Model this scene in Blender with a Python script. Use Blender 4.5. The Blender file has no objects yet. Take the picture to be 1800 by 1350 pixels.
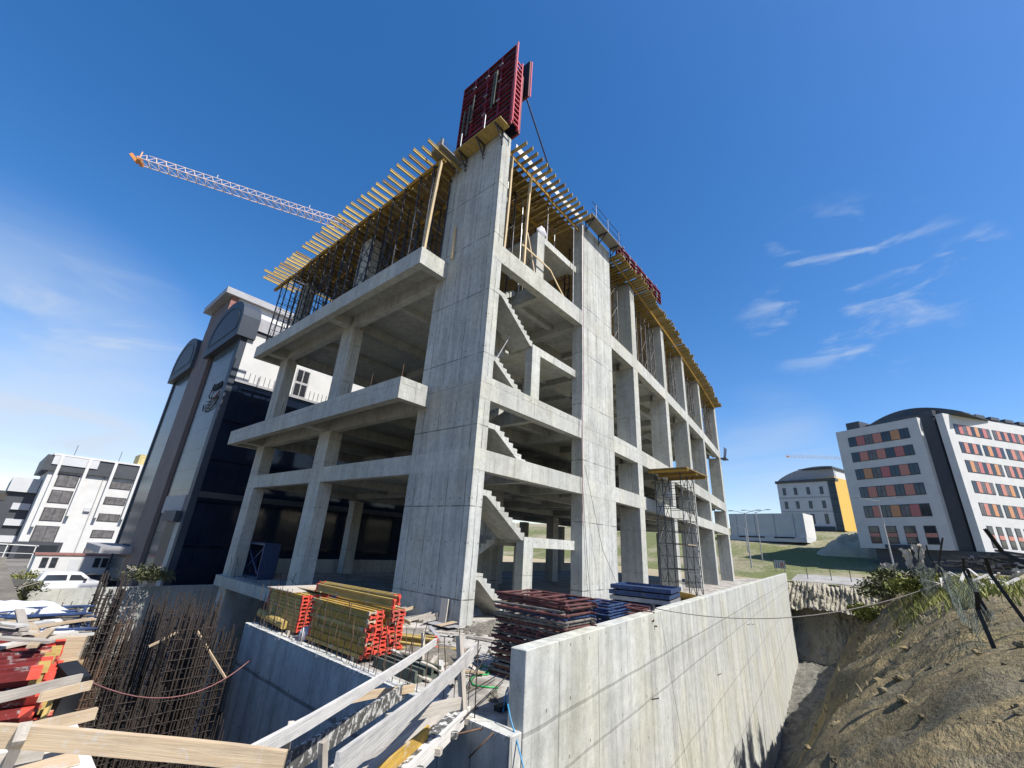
import bpy, bmesh, math, random
from mathutils import Vector, Matrix
random.seed(11)
S = bpy.context.scene
COL = S.collection
rad = math.radians
V = Vector
# ------------------------------------------------------------------ camera
FPX = 741.0                                   # focal length in pixels of the 1800 wide photograph
AX = (V((0.64036, 0.30635, 0.70431)), V((-0.76592, 0.18565, 0.61562)), V((0.05785, -0.93365, 0.35349)))  # world x, y, z in lens axes
cd = bpy.data.cameras.new("camera")
cam = bpy.data.objects.new("camera", cd)
COL.objects.link(cam)
cd.sensor_width = 36.0
cd.lens = 36.0 * FPX / 1800.0
cd.clip_start = 0.05
cd.clip_end = 6000
_X = V((AX[0].x, AX[1].x, AX[2].x)); _D = V((AX[0].y, AX[1].y, AX[2].y)); _F = V((AX[0].z, AX[1].z, AX[2].z))
_F.normalize(); _X = (_X - _F * _X.dot(_F)).normalized(); _U = _X.cross(_F) ; _U = _U if _U.dot(_D) < 0 else -_U
m = Matrix.Identity(4)
for i in range(3):
    m[i][0] = _X[i]; m[i][1] = _U[i]; m[i][2] = -_F[i]
cam.matrix_world = m
S.camera = cam
S.render.resolution_x, S.render.resolution_y = 1024, 768

# ------------------------------------------------------------------ light
SUN_EL, SUN_AZ = 51.0, 3.5                   # degrees; azimuth from -Y towards +X
to_sun = V((math.sin(rad(SUN_AZ)) * math.cos(rad(SUN_EL)), -math.cos(rad(SUN_AZ)) * math.cos(rad(SUN_EL)), math.sin(rad(SUN_EL))))
ld = bpy.data.lights.new("sun", 'SUN'); sun = bpy.data.objects.new("sun", ld); COL.objects.link(sun)
ld.energy = 5.0; ld.angle = rad(0.53); ld.color = (1.0, 0.955, 0.89)
sun.rotation_euler = to_sun.to_track_quat('Z', 'Y').to_euler()
sun.location = (0, -30, 60)

w = bpy.data.worlds.new("World"); S.world = w; w.use_nodes = True
nt = w.node_tree
for n in list(nt.nodes): nt.nodes.remove(n)
def wn(t, **k):
    n = nt.nodes.new(t)
    for a, b in k.items(): setattr(n, a, b)
    return n
def wmath(op, a, b=None, c=None):
    n = wn('ShaderNodeMath', operation=op)
    for i, x in enumerate((a, b, c)):
        if x is None: continue
        if isinstance(x, (int, float)): n.inputs[i].default_value = x
        else: nt.links.new(x, n.inputs[i])
    return n.outputs[0]
sky = wn('ShaderNodeTexSky', sky_type='NISHITA'); sky.sun_disc = False
sky.sun_elevation = rad(SUN_EL); sky.sun_rotation = rad(180 - SUN_AZ)
sky.altitude = 100; sky.air_density = 1.0; sky.dust_density = 0.6; sky.ozone_density = 2.2
tc = wn('ShaderNodeTexCoord')
def blob(direction, width, stretch=None):
    """soft patch of sky round a direction: smooth falloff of the angle"""
    d = V(direction).normalized()
    n = wn('ShaderNodeVectorMath', operation='DOT_PRODUCT'); nt.links.new(tc.outputs['Generated'], n.inputs[0]); n.inputs[1].default_value = d
    mr = wn('ShaderNodeMapRange', interpolation_type='SMOOTHSTEP'); nt.links.new(n.outputs['Value'], mr.inputs[0])
    mr.inputs[1].default_value = math.cos(rad(width)); mr.inputs[2].default_value = math.cos(rad(width * 0.15))
    return mr.outputs[0]
def cnoise(rot, scl, scale, detail, lo, hi, dist=0.6):
    mp = wn('ShaderNodeMapping'); nt.links.new(tc.outputs['Generated'], mp.inputs[0])
    mp.inputs['Rotation'].default_value = rot; mp.inputs['Scale'].default_value = scl
    nz = wn('ShaderNodeTexNoise'); nt.links.new(mp.outputs[0], nz.inputs['Vector'])
    nz.inputs['Scale'].default_value = scale; nz.inputs['Detail'].default_value = detail; nz.inputs['Roughness'].default_value = 0.55
    nz.inputs['Distortion'].default_value = dist
    mr = wn('ShaderNodeMapRange', interpolation_type='SMOOTHSTEP'); nt.links.new(nz.outputs['Fac'], mr.inputs[0])
    mr.inputs[1].default_value = lo; mr.inputs[2].default_value = hi
    return mr.outputs[0]
def pdir(px, py):
    v = V((px - 900, py - 675, FPX)); return V((AX[0].dot(v), AX[1].dot(v), AX[2].dot(v))).normalized()
veil = cnoise((0, 0, 0.3), (1.2, 1.2, 4.5), 1.6, 6, 0.30, 0.62)
wisp = cnoise((0.5, 0.2, 0.9), (1.5, 4.0, 6.0), 2.2, 8, 0.47, 0.78, 1.2)
puff = cnoise((0.1, 0.6, 0.2), (3.4, 1.6, 5.0), 5.2, 10, 0.50, 0.74, 0.5)
left = blob(pdir(-160, 800), 25)
leftw = blob(pdir(120, 660), 14)
right_a = blob(pdir(1480, 520), 11)
right_b = blob(pdir(1660, 470), 5)
right_c = blob(pdir(1350, 800), 9)
mask = wmath('MULTIPLY', left, wmath('MULTIPLY_ADD', veil, 0.45, 0.22))
mask = wmath('ADD', mask, wmath('MULTIPLY', leftw, wmath('MULTIPLY', wisp, 0.5)))
mask = wmath('ADD', mask, wmath('MULTIPLY', wmath('MAXIMUM', right_a, right_b), wmath('MULTIPLY', puff, 0.5)))
mask = wmath('ADD', mask, wmath('MULTIPLY', right_c, wmath('MULTIPLY', veil, 0.35)))
mask = wmath('MINIMUM', mask, 0.85)
mx = wn('ShaderNodeMix', data_type='RGBA'); nt.links.new(mask, mx.inputs[0])
hs = wn('ShaderNodeHueSaturation'); hs.inputs['Saturation'].default_value = 1.35
nt.links.new(sky.outputs[0], hs.inputs['Color'])
tn = wn('ShaderNodeMix', data_type='RGBA', blend_type='MULTIPLY'); tn.inputs[0].default_value = 1.0
nt.links.new(hs.outputs[0], tn.inputs[6]); tn.inputs[7].default_value = (1.12, 1.0, 1.05, 1)
nt.links.new(tn.outputs[2], mx.inputs[6]); mx.inputs[7].default_value = (3.6, 4.05, 4.7, 1)
bg = wn('ShaderNodeBackground'); bg.inputs['Strength'].default_value = 0.110
nt.links.new(mx.outputs[2], bg.inputs[0])
ow = wn('ShaderNodeOutputWorld'); nt.links.new(bg.outputs[0], ow.inputs[0])
S.view_settings.view_transform = 'Standard'; S.view_settings.look = 'None'
S.view_settings.exposure = 0.74; S.view_settings.gamma = 1.0
S.cycles.max_bounces = 6; S.cycles.diffuse_bounces = 4; S.cycles.glossy_bounces = 3

# ------------------------------------------------------------------ points from the survey of the photograph
def PZ(px, py, z): d = pdir(px, py); return d * (z / d.z)
def PX(px, py, x): d = pdir(px, py); return d * (x / d.x)
def PY(px, py, y): d = pdir(px, py); return d * (y / d.y)

# ------------------------------------------------------------------ materials
KA = 0.85                                     # all paint and soil colours, against the exposure above
def mat(name):
    m = bpy.data.materials.new(name); m.use_nodes = True
    t = m.node_tree; b = t.nodes['Principled BSDF']
    return m, t, b
class NT:
    def __init__(s, t): s.t = t
    def n(s, typ, ins=None, **k):
        x = s.t.nodes.new(typ)
        for a, b in k.items(): setattr(x, a, b)
        for a, b in (ins or {}).items(): s.set(x.inputs[a], b)
        return x
    def set(s, i, v):
        if hasattr(v, 'is_output') or isinstance(v, bpy.types.NodeSocket): s.t.links.new(v, i)
        else: i.default_value = v
    def math(s, op, a, b=0.0, c=0.0): return s.n('ShaderNodeMath', {0: a, 1: b, 2: c}, operation=op).outputs[0]
    def noise(s, vec, scale, detail=5, rough=0.55, dist=0.0):
        return s.n('ShaderNodeTexNoise', {'Vector': vec, 'Scale': scale, 'Detail': detail, 'Roughness': rough, 'Distortion': dist}).outputs['Fac']
    def map(s, vec, scl, rot=(0, 0, 0)): return s.n('ShaderNodeMapping', {'Vector': vec, 'Scale': scl, 'Rotation': rot}).outputs[0]
    def rng(s, f, lo, hi, a, b, smooth=True):
        return s.n('ShaderNodeMapRange', {0: f, 1: lo, 2: hi, 3: a, 4: b}, interpolation_type='SMOOTHSTEP' if smooth else 'LINEAR').outputs[0]
    def mix(s, f, a, b, mode='MIX'):
        x = s.n('ShaderNodeMix', {0: f}, data_type='RGBA', blend_type=mode); s.set(x.inputs[6], a); s.set(x.inputs[7], b); return x.outputs[2]
    def scale(s, col, f):
        return s.n('ShaderNodeVectorMath', {0: col[:3] if isinstance(col, tuple) else col, 'Scale': f}, operation='SCALE').outputs[0]
    def ramp(s, f, stops):
        x = s.n('ShaderNodeValToRGB', {0: f}); r = x.color_ramp
        while len(r.elements) < len(stops): r.elements.new(0.5)
        for e, (p, c) in zip(r.elements, stops): e.position = p; e.color = (*c, 1)
        return x.outputs[0]
    def bump(s, h, strength, dist): return s.n('ShaderNodeBump', {'Height': h, 'Strength': strength, 'Distance': dist}).outputs[0]
def c4(c): return (*c, 1.0)

def concrete(name, base, joints=0.5, pitch=1.22, lift=2.44, off=0.0, streak=0.5, warm=0.0, extra=(), hole_z=None, jw=1.0):
    m, t, b = mat(name); g = NT(t)
    pos = g.n('ShaderNodeNewGeometry').outputs['Position']
    sx = g.n('ShaderNodeSeparateXYZ', {0: pos})
    u = g.math('ADD', sx.outputs[0], sx.outputs[1]); z = sx.outputs[2]
    big = g.rng(g.noise(pos, 0.55, 6, 0.6), 0.32, 0.70, 0.90, 1.06)
    st = g.rng(g.noise(g.map(pos, (2.2, 2.2, 0.16)), 1.3, 6, 0.62), 0.36, 0.62, 1.0 - 0.24 * streak, 1.05)
    fine = g.rng(g.noise(pos, 26, 3), 0.3, 0.7, 0.93, 1.06)
    mott = g.rng(g.noise(pos, 4.5, 5, 0.65), 0.35, 0.65, 0.90, 1.06)
    pour = g.math('MULTIPLY_ADD', g.n('ShaderNodeObjectInfo').outputs['Random'], 0.16, 0.91)
    drip = g.rng(g.noise(g.map(pos, (5.5, 5.5, 0.10)), 1.0, 4, 0.7), 0.62, 0.72, 1.0, 0.86)
    f = g.math('MULTIPLY', g.math('MULTIPLY', big, g.math('MULTIPLY', st, drip)), g.math('MULTIPLY', pour, g.math('MULTIPLY', fine, mott)))
    wob = g.math('MULTIPLY', g.math('SUBTRACT', g.noise(pos, 0.9, 2), 0.5), 0.10)
    uu = g.math('ADD', u, wob)
    fu = g.math('ABSOLUTE', g.math('SUBTRACT', g.math('FRACT', g.math('DIVIDE', uu, pitch)), 0.5))
    ju = g.rng(fu, 0.004 * jw, 0.014 * jw, 1.0, 0.0)
    fz = g.math('ABSOLUTE', g.math('SUBTRACT', g.math('FRACT', g.math('DIVIDE', g.math('ADD', z, off), lift)), 0.5))
    jz = g.rng(fz, 0.002 * jw, 0.006 * jw, 1.0, 0.0)
    fu2 = g.math('ABSOLUTE', g.math('SUBTRACT', g.math('FRACT', g.math('DIVIDE', uu, pitch * 0.5)), 0.5))
    fz2 = g.math('ABSOLUTE', g.math('SUBTRACT', g.math('FRACT', g.math('DIVIDE', g.math('ADD', z, off + 0.5), hole_z or lift * 0.5)), 0.5))
    hole = g.rng(g.math('ADD', g.math('POWER', g.math('MULTIPLY', fu2, pitch * 0.5), 2.0), g.math('POWER', g.math('MULTIPLY', fz2, hole_z or lift * 0.5), 2.0)), 0.0005, 0.0013, 1.0, 0.0)
    brk = g.rng(g.noise(pos, 1.7, 3), 0.36, 0.58, 0.25, 1.0)
    j = g.math('MULTIPLY', g.math('MAXIMUM', g.math('MAXIMUM', ju, jz), hole), brk)
    for zz, wd, dk in extra:
        e = g.rng(g.math('ABSOLUTE', g.math('SUBTRACT', g.math('ADD', z, g.math('MULTIPLY', wob, 0.7)), zz)), wd * 0.35, wd, dk, 0.0)
        j = g.math('MAXIMUM', j, e)
    f = g.math('MULTIPLY', f, g.math('SUBTRACT', 1.0, g.math('MULTIPLY', j, joints)))
    base = tuple(v * KA for v in base)
    tint = g.mix(g.rng(g.noise(pos, 0.4, 4), 0.42, 0.66, 0.0, 1.0), c4(base), c4((base[0] * 1.01, base[1] * 0.99, base[2] * (0.92 - warm))))
    col = g.scale(tint, f)
    t.links.new(col, b.inputs['Base Color']); b.inputs['Roughness'].default_value = 0.88; b.inputs['Specular IOR Level'].default_value = 0.25
    h = g.math('SUBTRACT', g.math('MULTIPLY', g.noise(pos, 9, 5), 0.5), j)
    t.links.new(g.bump(h, 0.35, 0.02), b.inputs['Normal'])
    return m

def simple(name, base, rough=0.6, metal=0.0, var=0.12, scale=3.0, spec=0.4, bump=0.0, coords='pos', stretch=(1, 1, 1), second=None, sec=(0.55, 0.7)):
    m, t, b = mat(name); g = NT(t)
    vec = g.n('ShaderNodeNewGeometry').outputs['Position'] if coords == 'pos' else g.n('ShaderNodeTexCoord').outputs['Object']
    vec = g.map(vec, stretch)
    f = g.rng(g.noise(vec, scale, 6, 0.6), 0.3, 0.7, 1 - var, 1 + var)
    base = tuple(v * KA for v in base); second = tuple(v * KA for v in second) if second else None
    col = c4(base)
    if second: col = g.mix(g.rng(g.noise(vec, scale * 0.7, 7, 0.65), sec[0], sec[1], 0.0, 1.0), col, c4(second))
    t.links.new(g.scale(col, f), b.inputs['Base Color'])
    b.inputs['Roughness'].default_value = rough; b.inputs['Metallic'].default_value = metal; b.inputs['Specular IOR Level'].default_value = spec
    if bump: t.links.new(g.bump(g.noise(vec, scale * 4, 5), bump, 0.02), b.inputs['Normal'])
    return m

def wood(name, base, dark, rough=0.75, grain=1.0):
    m, t, b = mat(name); g = NT(t)
    tcn = g.n('ShaderNodeTexCoord').outputs['Object']; rnd = g.n('ShaderNodeObjectInfo').outputs['Random']
    vec = g.n('ShaderNodeVectorMath', {0: tcn, 1: g.n('ShaderNodeCombineXYZ', {0: g.math('MULTIPLY', rnd, 37.0), 1: g.math('MULTIPLY', rnd, 11.0)}).outputs[0]}, operation='ADD').outputs[0]
    base = tuple(v * KA for v in base); dark = tuple(v * KA for v in dark)
    gr = g.rng(g.noise(g.map(vec, (0.9, 26, 26)), 1.4, 5, 0.6, 0.4), 0.32, 0.68, 0.0, 1.0)
    st = g.rng(g.noise(g.map(vec, (1.3, 5, 5)), 1.6, 5, 0.6), 0.45, 0.66, 0.0, 0.85)
    col = g.mix(g.math('MULTIPLY', gr, 0.55 * grain), c4(base), c4(dark))
    col = g.mix(g.math('MULTIPLY', st, 0.5), col, c4((dark[0] * 0.75, dark[1] * 0.8, dark[2] * 0.9)))
    spl = g.rng(g.math('ADD', g.math('MULTIPLY', g.noise(vec, 3.1, 6, 0.7), .7), g.math('MULTIPLY', g.noise(vec, 17, 3), .3)), 0.54, 0.62, 0.0, 0.55)
    col = g.mix(spl, col, c4((0.40, 0.39, 0.365)))
    col = g.scale(col, g.math('MULTIPLY_ADD', rnd, 0.38, 0.78))
    t.links.new(col, b.inputs['Base Color']); b.inputs['Roughness'].default_value = rough; b.inputs['Specular IOR Level'].default_value = 0.25
    t.links.new(g.bump(gr, 0.25, 0.01), b.inputs['Normal'])
    return m

def glass(name, base, rough=0.06, spec=0.6, lines=0.0, line_h=1.7, yline=0.0, wav=0.03):
    m, t, b = mat(name); g = NT(t)
    pos = g.n('ShaderNodeNewGeometry').outputs['Position']
    sx = g.n('ShaderNodeSeparateXYZ', {0: pos})
    f = g.rng(g.noise(pos, 0.8, 4), 0.3, 0.7, 0.85, 1.15)
    if lines:
        fz = g.math('ABSOLUTE', g.math('SUBTRACT', g.math('FRACT', g.math('DIVIDE', sx.outputs[2], line_h)), 0.5))
        f = g.math('MULTIPLY', f, g.math('SUBTRACT', 1.0, g.rng(fz, 0.018, 0.034, lines, 0.0)))
    if yline:
        fy = g.math('ABSOLUTE', g.math('SUBTRACT', g.math('FRACT', g.math('DIVIDE', g.math('ADD', sx.outputs[0], sx.outputs[1]), yline)), 0.5))
        f = g.math('MULTIPLY', f, g.math('SUBTRACT', 1.0, g.rng(fy, 0.008, 0.015, lines, 0.0)))
    t.links.new(g.scale(c4(base), f), b.inputs['Base Color'])
    b.inputs['Roughness'].default_value = rough; b.inputs['Specular IOR Level'].default_value = spec
    t.links.new(g.bump(g.noise(pos, 0.7, 2), wav, 0.3), b.inputs['Normal'])
    return m

def earth(name, stops, bump=0.8, sc=0.5, stretch=(1, 1, 1), green=None, glo=0.5, ghi=0.62, low=None, streaks=False):
    m, t, b = mat(name); g = NT(t)
    pos = g.n('ShaderNodeNewGeometry').outputs['Position']
    pv = g.map(pos, stretch)
    a = g.noise(pv, sc, 8, 0.68, 0.4); c = g.noise(pv, sc * 9, 6, 0.7)
    col = g.ramp(g.math('ADD', g.math('MULTIPLY', a, 0.65), g.math('MULTIPLY', c, 0.35)), stops)
    col = g.scale(col, g.rng(g.noise(pos, 22, 4, 0.7), 0.28, 0.72, 0.70 * KA, 1.28 * KA))
    if green:
        gm = g.rng(g.math('ADD', g.math('MULTIPLY', g.noise(pos, sc * 0.45, 5, 0.6), 0.75), g.math('MULTIPLY', g.noise(pos, sc * 12, 4), 0.25)), glo, ghi, 0.0, 1.0)
        gcol = g.mix(g.rng(g.noise(pos, 3.2, 6, 0.7), 0.35, 0.68, 0.0, 1.0), c4(green[0]), c4(green[1]))
        col = g.mix(gm, col, gcol)
    if streaks:
        sk = g.rng(g.noise(g.map(pos, (1.5, 0.3, 0.3), (0, 0, 0.35)), 1.1, 7, 0.65, 0.6), 0.46, 0.60, 0.0, 0.8)
        col = g.mix(sk, col, g.scale(c4((0.16, 0.148, 0.105)), g.rng(g.noise(pos, 5.0, 6, 0.7), 0.3, 0.7, 0.6, 1.4)))
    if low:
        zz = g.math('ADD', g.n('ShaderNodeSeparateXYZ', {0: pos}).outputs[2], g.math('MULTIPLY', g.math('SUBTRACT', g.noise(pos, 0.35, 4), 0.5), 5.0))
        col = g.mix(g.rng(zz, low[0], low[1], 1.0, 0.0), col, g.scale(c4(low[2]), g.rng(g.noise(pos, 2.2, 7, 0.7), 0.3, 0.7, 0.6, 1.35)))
    t.links.new(col, b.inputs['Base Color']); b.inputs['Roughness'].default_value = 0.95; b.inputs['Specular IOR Level'].default_value = 0.15
    h = g.math('ADD', g.math('MULTIPLY', g.noise(pv, sc * 5, 8, 0.7), 1.0), g.math('MULTIPLY', g.noise(pos, 16, 5, 0.7), 0.25))
    t.links.new(g.bump(h, bump, 0.25), b.inputs['Normal'])
    return m

M = {}
CB = (0.44, 0.445, 0.41)
M['conc'] = concrete('concrete', CB, 0.55)
M['conc_core'] = concrete('concrete_shear_wall', (0.42, 0.428, 0.40), 0.72, 1.02, 3.1, 0.35, 0.8, jw=1.7)
M['conc_ret'] = concrete('concrete_retaining_wall', (0.50, 0.508, 0.47), 0.5, 1.9, 60.0, 11.0, 0.9, 0.02,
                         extra=((-2.75, 0.045, 0.6), (-3.0, 0.25, 0.14), (-3.55, 0.04, 0.5), (-5.4, 0.05, 0.4), (-7.6, 0.06, 0.5)), hole_z=0.85)
M['conc_pit'] = concrete('concrete_pit_wall', (0.58, 0.585, 0.545), 0.6, 0.75, 60.0, 9.0, 0.8, extra=((-3.72, 0.06, 0.85),), hole_z=1.3, jw=1.4)
M['conc_floor'] = simple('concrete_floor', (0.30, 0.295, 0.28), 0.9, var=0.25, scale=0.8, spec=0.2, bump=0.3)
M['conc_dirty'] = simple('dusty_concrete', (0.38, 0.365, 0.33), 0.95, var=0.3, scale=1.1, spec=0.1, bump=0.6, second=(0.22, 0.20, 0.17), sec=(0.45, 0.62))
M['slab_white'] = simple('pale_screed', (0.58, 0.57, 0.54), 0.9, var=0.18, scale=2.2, spec=0.2, bump=0.4, second=(0.40, 0.38, 0.34), sec=(0.56, 0.72))
M['yellow'] = wood('yellow_timber', (0.50, 0.37, 0.12), (0.30, 0.20, 0.06), 0.7, 0.8)
M['yellow_old'] = wood('weathered_yellow_timber', (0.50, 0.32, 0.06), (0.30, 0.17, 0.04), 0.75)
M['red_end'] = simple('red_painted_timber', (0.62, 0.075, 0.045), 0.6, var=0.2, scale=9, coords='obj')
M['red_old'] = simple('faded_red_timber', (0.42, 0.075, 0.055), 0.7, var=0.3, scale=9, coords='obj', second=(0.42, 0.30, 0.18), sec=(0.52, 0.62))
M['ply'] = wood('plywood', (0.30, 0.20, 0.075), (0.18, 0.11, 0.045), 0.7, 0.6)
M['ply_grey'] = wood('grey_plywood', (0.36, 0.34, 0.30), (0.22, 0.21, 0.19), 0.8, 0.8)
M['pine'] = wood('pine_board', (0.50, 0.40, 0.27), (0.42, 0.29, 0.17), 0.8, 0.8)
M['pine_grey'] = wood('weathered_board', (0.50, 0.455, 0.385), (0.31, 0.27, 0.22), 0.85, 1.0)
M['pine_white'] = wood('cement_stained_board', (0.62, 0.60, 0.55), (0.40, 0.38, 0.345), 0.9, 0.6)
M['pine_dark'] = simple('concrete_splashed_board', (0.085, 0.085, 0.08), 0.85, var=0.3, scale=14, coords='obj', second=(0.50, 0.49, 0.46), sec=(0.50, 0.56))
M['post'] = wood('pine_post', (0.56, 0.44, 0.26), (0.42, 0.30, 0.16), 0.8, 0.6)
M['red'] = simple('red_steel', (0.17, 0.012, 0.02), 0.5, var=0.3, scale=2.5, second=(0.07, 0.008, 0.012), sec=(0.5, 0.7))
M['red_dark'] = simple('dark_form_ply', (0.018, 0.011, 0.011), 0.7, var=0.3, scale=3)
M['red_lit'] = simple('lit_red_steel_edge', (0.50, 0.055, 0.08), 0.45, var=0.15, scale=3)  # lit copy of the red steel, sunlight on its edges put into the colour
M['steel'] = simple('dark_scaffold_steel', (0.055, 0.058, 0.065), 0.5, 0.3, 0.3, 6, second=(0.07, 0.045, 0.035), sec=(0.62, 0.78))
M['steel_light'] = simple('galvanised_steel', (0.40, 0.40, 0.40), 0.45, 0.5, 0.2, 5)
M['steel_blue'] = simple('blue_steel', (0.022, 0.045, 0.115), 0.5, 0.1, 0.35, 7, second=(0.10, 0.10, 0.11), sec=(0.55, 0.72))
M['steel_red'] = simple('red_brown_steel', (0.10, 0.034, 0.030), 0.6, 0.1, 0.35, 7, second=(0.10, 0.06, 0.045), sec=(0.5, 0.7))
M['steel_grey'] = simple('bare_grey_steel', (0.16, 0.145, 0.125), 0.6, 0.2, 0.35, 7, second=(0.12, 0.075, 0.05), sec=(0.55, 0.75))
M['rust'] = simple('rusty_rebar', (0.11, 0.068, 0.043), 0.85, 0.0, 0.35, 5, second=(0.10, 0.055, 0.035), sec=(0.45, 0.65))
M['rust_dark'] = simple('dark_rebar', (0.040, 0.030, 0.024), 0.85, 0.0, 0.35, 5, second=(0.026, 0.021, 0.018), sec=(0.45, 0.65))
M['black'] = simple('black_metal', (0.02, 0.021, 0.024), 0.5, 0.2, 0.2, 3)
M['white'] = simple('white_render', (0.56, 0.56, 0.545), 0.85, var=0.05, scale=0.7, spec=0.2)
M['white2'] = simple('pale_render', (0.50, 0.51, 0.52), 0.85, var=0.05, scale=0.6, spec=0.2)
M['fascia'] = simple('grey_fascia', (0.30, 0.30, 0.31), 0.6, var=0.08, scale=1.0)
M['dark_clad'] = simple('charcoal_cladding', (0.055, 0.06, 0.068), 0.5, var=0.12, scale=0.8)
M['navy'] = glass('navy_curtain_wall', (0.008, 0.014, 0.028), 0.08, 0.3, 0.5, 3.3, 1.6)
M['tglass'] = glass('blue_grey_glass', (0.062, 0.082, 0.092), 0.16, 0.05, 0.75, 1.72, 0.0, 0.008)
M['brown'] = simple('mauve_brown_panel', (0.165, 0.138, 0.130), 0.6, 0.0, 0.1, 0.5, spec=0.06)
M['tgrey'] = simple('slate_grey_panel', (0.05, 0.062, 0.08), 0.5, 0.0, 0.08, 0.6, spec=0.12)
M['win'] = glass('window_glass', (0.025, 0.028, 0.033), 0.08, 0.6, 0.0)
M['win_blind'] = simple('window_with_blind', (0.13, 0.125, 0.125), 0.35, var=0.3, scale=1.5)
M['frame_dark'] = simple('dark_window_frame', (0.045, 0.045, 0.05), 0.5)
M['salmon'] = simple('salmon_panel', (0.50, 0.215, 0.165), 0.6, var=0.06)
M['orange'] = simple('orange_panel', (0.52, 0.26, 0.13), 0.6, var=0.06)
M['pinkred'] = simple('rose_panel', (0.45, 0.155, 0.145), 0.6, var=0.06)
M['ochre'] = simple('yellow_cladding', (0.60, 0.37, 0.07), 0.6, var=0.05)
M['carpaint'] = simple('silver_car_paint', (0.62, 0.63, 0.65), 0.25, 0.0, 0.03, 2, spec=0.6)
M['carwhite'] = simple('white_car_paint', (0.72, 0.73, 0.74), 0.25, 0.0, 0.03, 2, spec=0.6)
M['cardark'] = simple('dark_car_paint', (0.03, 0.035, 0.04), 0.25, 0.3, 0.03, 2, spec=0.6)
M['rubber'] = simple('tyre_rubber', (0.02, 0.02, 0.02), 0.9)
M['green_hose'] = simple('green_hose_plastic', (0.03, 0.34, 0.09), 0.4)
M['blue_hose'] = simple('blue_hose_plastic', (0.03, 0.22, 0.40), 0.4)
M['rope'] = simple('grey_rope', (0.22, 0.20, 0.17), 0.9)
M['pinkrope'] = simple('pink_brown_cable', (0.30, 0.14, 0.13), 0.7)
M['tarp'] = simple('white_tarpaulin', (0.52, 0.52, 0.55), 0.6, var=0.12, scale=3)
M['crane'] = simple('orange_white_crane_paint', (0.56, 0.46, 0.44), 0.5, var=0.15, scale=0.4)
M['crane_o'] = simple('orange_crane_paint', (0.60, 0.24, 0.06), 0.5, var=0.1)
M['asphalt'] = simple('asphalt', (0.10, 0.10, 0.10), 0.9, var=0.2, scale=0.5, bump=0.3)
M['path'] = simple('pale_gravel_path', (0.30, 0.29, 0.27), 0.95, var=0.2, scale=0.6, bump=0.4, second=(0.30, 0.29, 0.26))
M['bank'] = earth('excavated_earth', ((0.30, (0.16, 0.135, 0.085)), (0.45, (0.255, 0.21, 0.12)), (0.56, (0.36, 0.285, 0.155)), (0.72, (0.46, 0.355, 0.19))), 1.0, 0.38, (1, 1, 0.45), ((0.12, 0.12, 0.06), (0.20, 0.185, 0.095)), 0.56, 0.68, (-9.5, -7.0, (0.15, 0.145, 0.125)), True)  # grey blended in low down: shade of the gully put into the colour
M['cut'] = earth('cut_rock_face', ((0.30, (0.26, 0.24, 0.19)), (0.5, (0.40, 0.37, 0.29)), (0.7, (0.52, 0.48, 0.38))), 1.0, 0.6, (1, 1, 0.5))
M['shale'] = earth('grey_clay', ((0.30, (0.10, 0.098, 0.085)), (0.5, (0.145, 0.14, 0.115)), (0.7, (0.20, 0.19, 0.155))), 0.8, 0.4, (1, 1, 0.6))
M['field'] = earth('grass_field', ((0.3, (0.20, 0.18, 0.12)), (0.5, (0.29, 0.26, 0.18)), (0.7, (0.38, 0.345, 0.255))), 0.8, 0.12, (1, 1, 1), ((0.085, 0.105, 0.04), (0.165, 0.17, 0.075)), 0.42, 0.54)
M['mound'] = earth('pale_spoil', ((0.3, (0.34, 0.30, 0.21)), (0.5, (0.47, 0.42, 0.30)), (0.7, (0.58, 0.52, 0.38))), 1.0, 0.3, (1, 1, 1), ((0.10, 0.11, 0.05), (0.16, 0.15, 0.07)), 0.56, 0.66)
M['red_body'] = wood('shaded_red_timber', (0.20, 0.022, 0.02), (0.10, 0.014, 0.012), 0.7)  # red beam bodies, darkened to carry the shade on their sides
M['street'] = earth('pale_street_ground', ((0.3, (0.13, 0.125, 0.11)), (0.5, (0.18, 0.17, 0.15)), (0.7, (0.25, 0.235, 0.21))), 0.3, 0.15)
M['dirt'] = earth('site_dirt', ((0.3, (0.14, 0.125, 0.10)), (0.5, (0.24, 0.22, 0.18)), (0.7, (0.35, 0.325, 0.28))), 0.8, 0.9)
M['leaf'] = simple('yellow_green_leaf', (0.20, 0.21, 0.045), 0.7, var=0.4, scale=6)
M['leaf_d'] = simple('olive_leaf', (0.10, 0.11, 0.045), 0.7, var=0.4, scale=6)
M['straw'] = simple('dry_straw', (0.26, 0.22, 0.13), 0.9, var=0.3, scale=5)
M['net'] = simple('green_grey_netting', (0.075, 0.09, 0.07), 0.8, var=0.2)
M['brick'] = simple('weathered_brick_red', (0.24, 0.11, 0.085), 0.85, var=0.2)
M['ochre_sheet'] = simple('tan_insulation', (0.46, 0.38, 0.17), 0.8, var=0.2)

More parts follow.
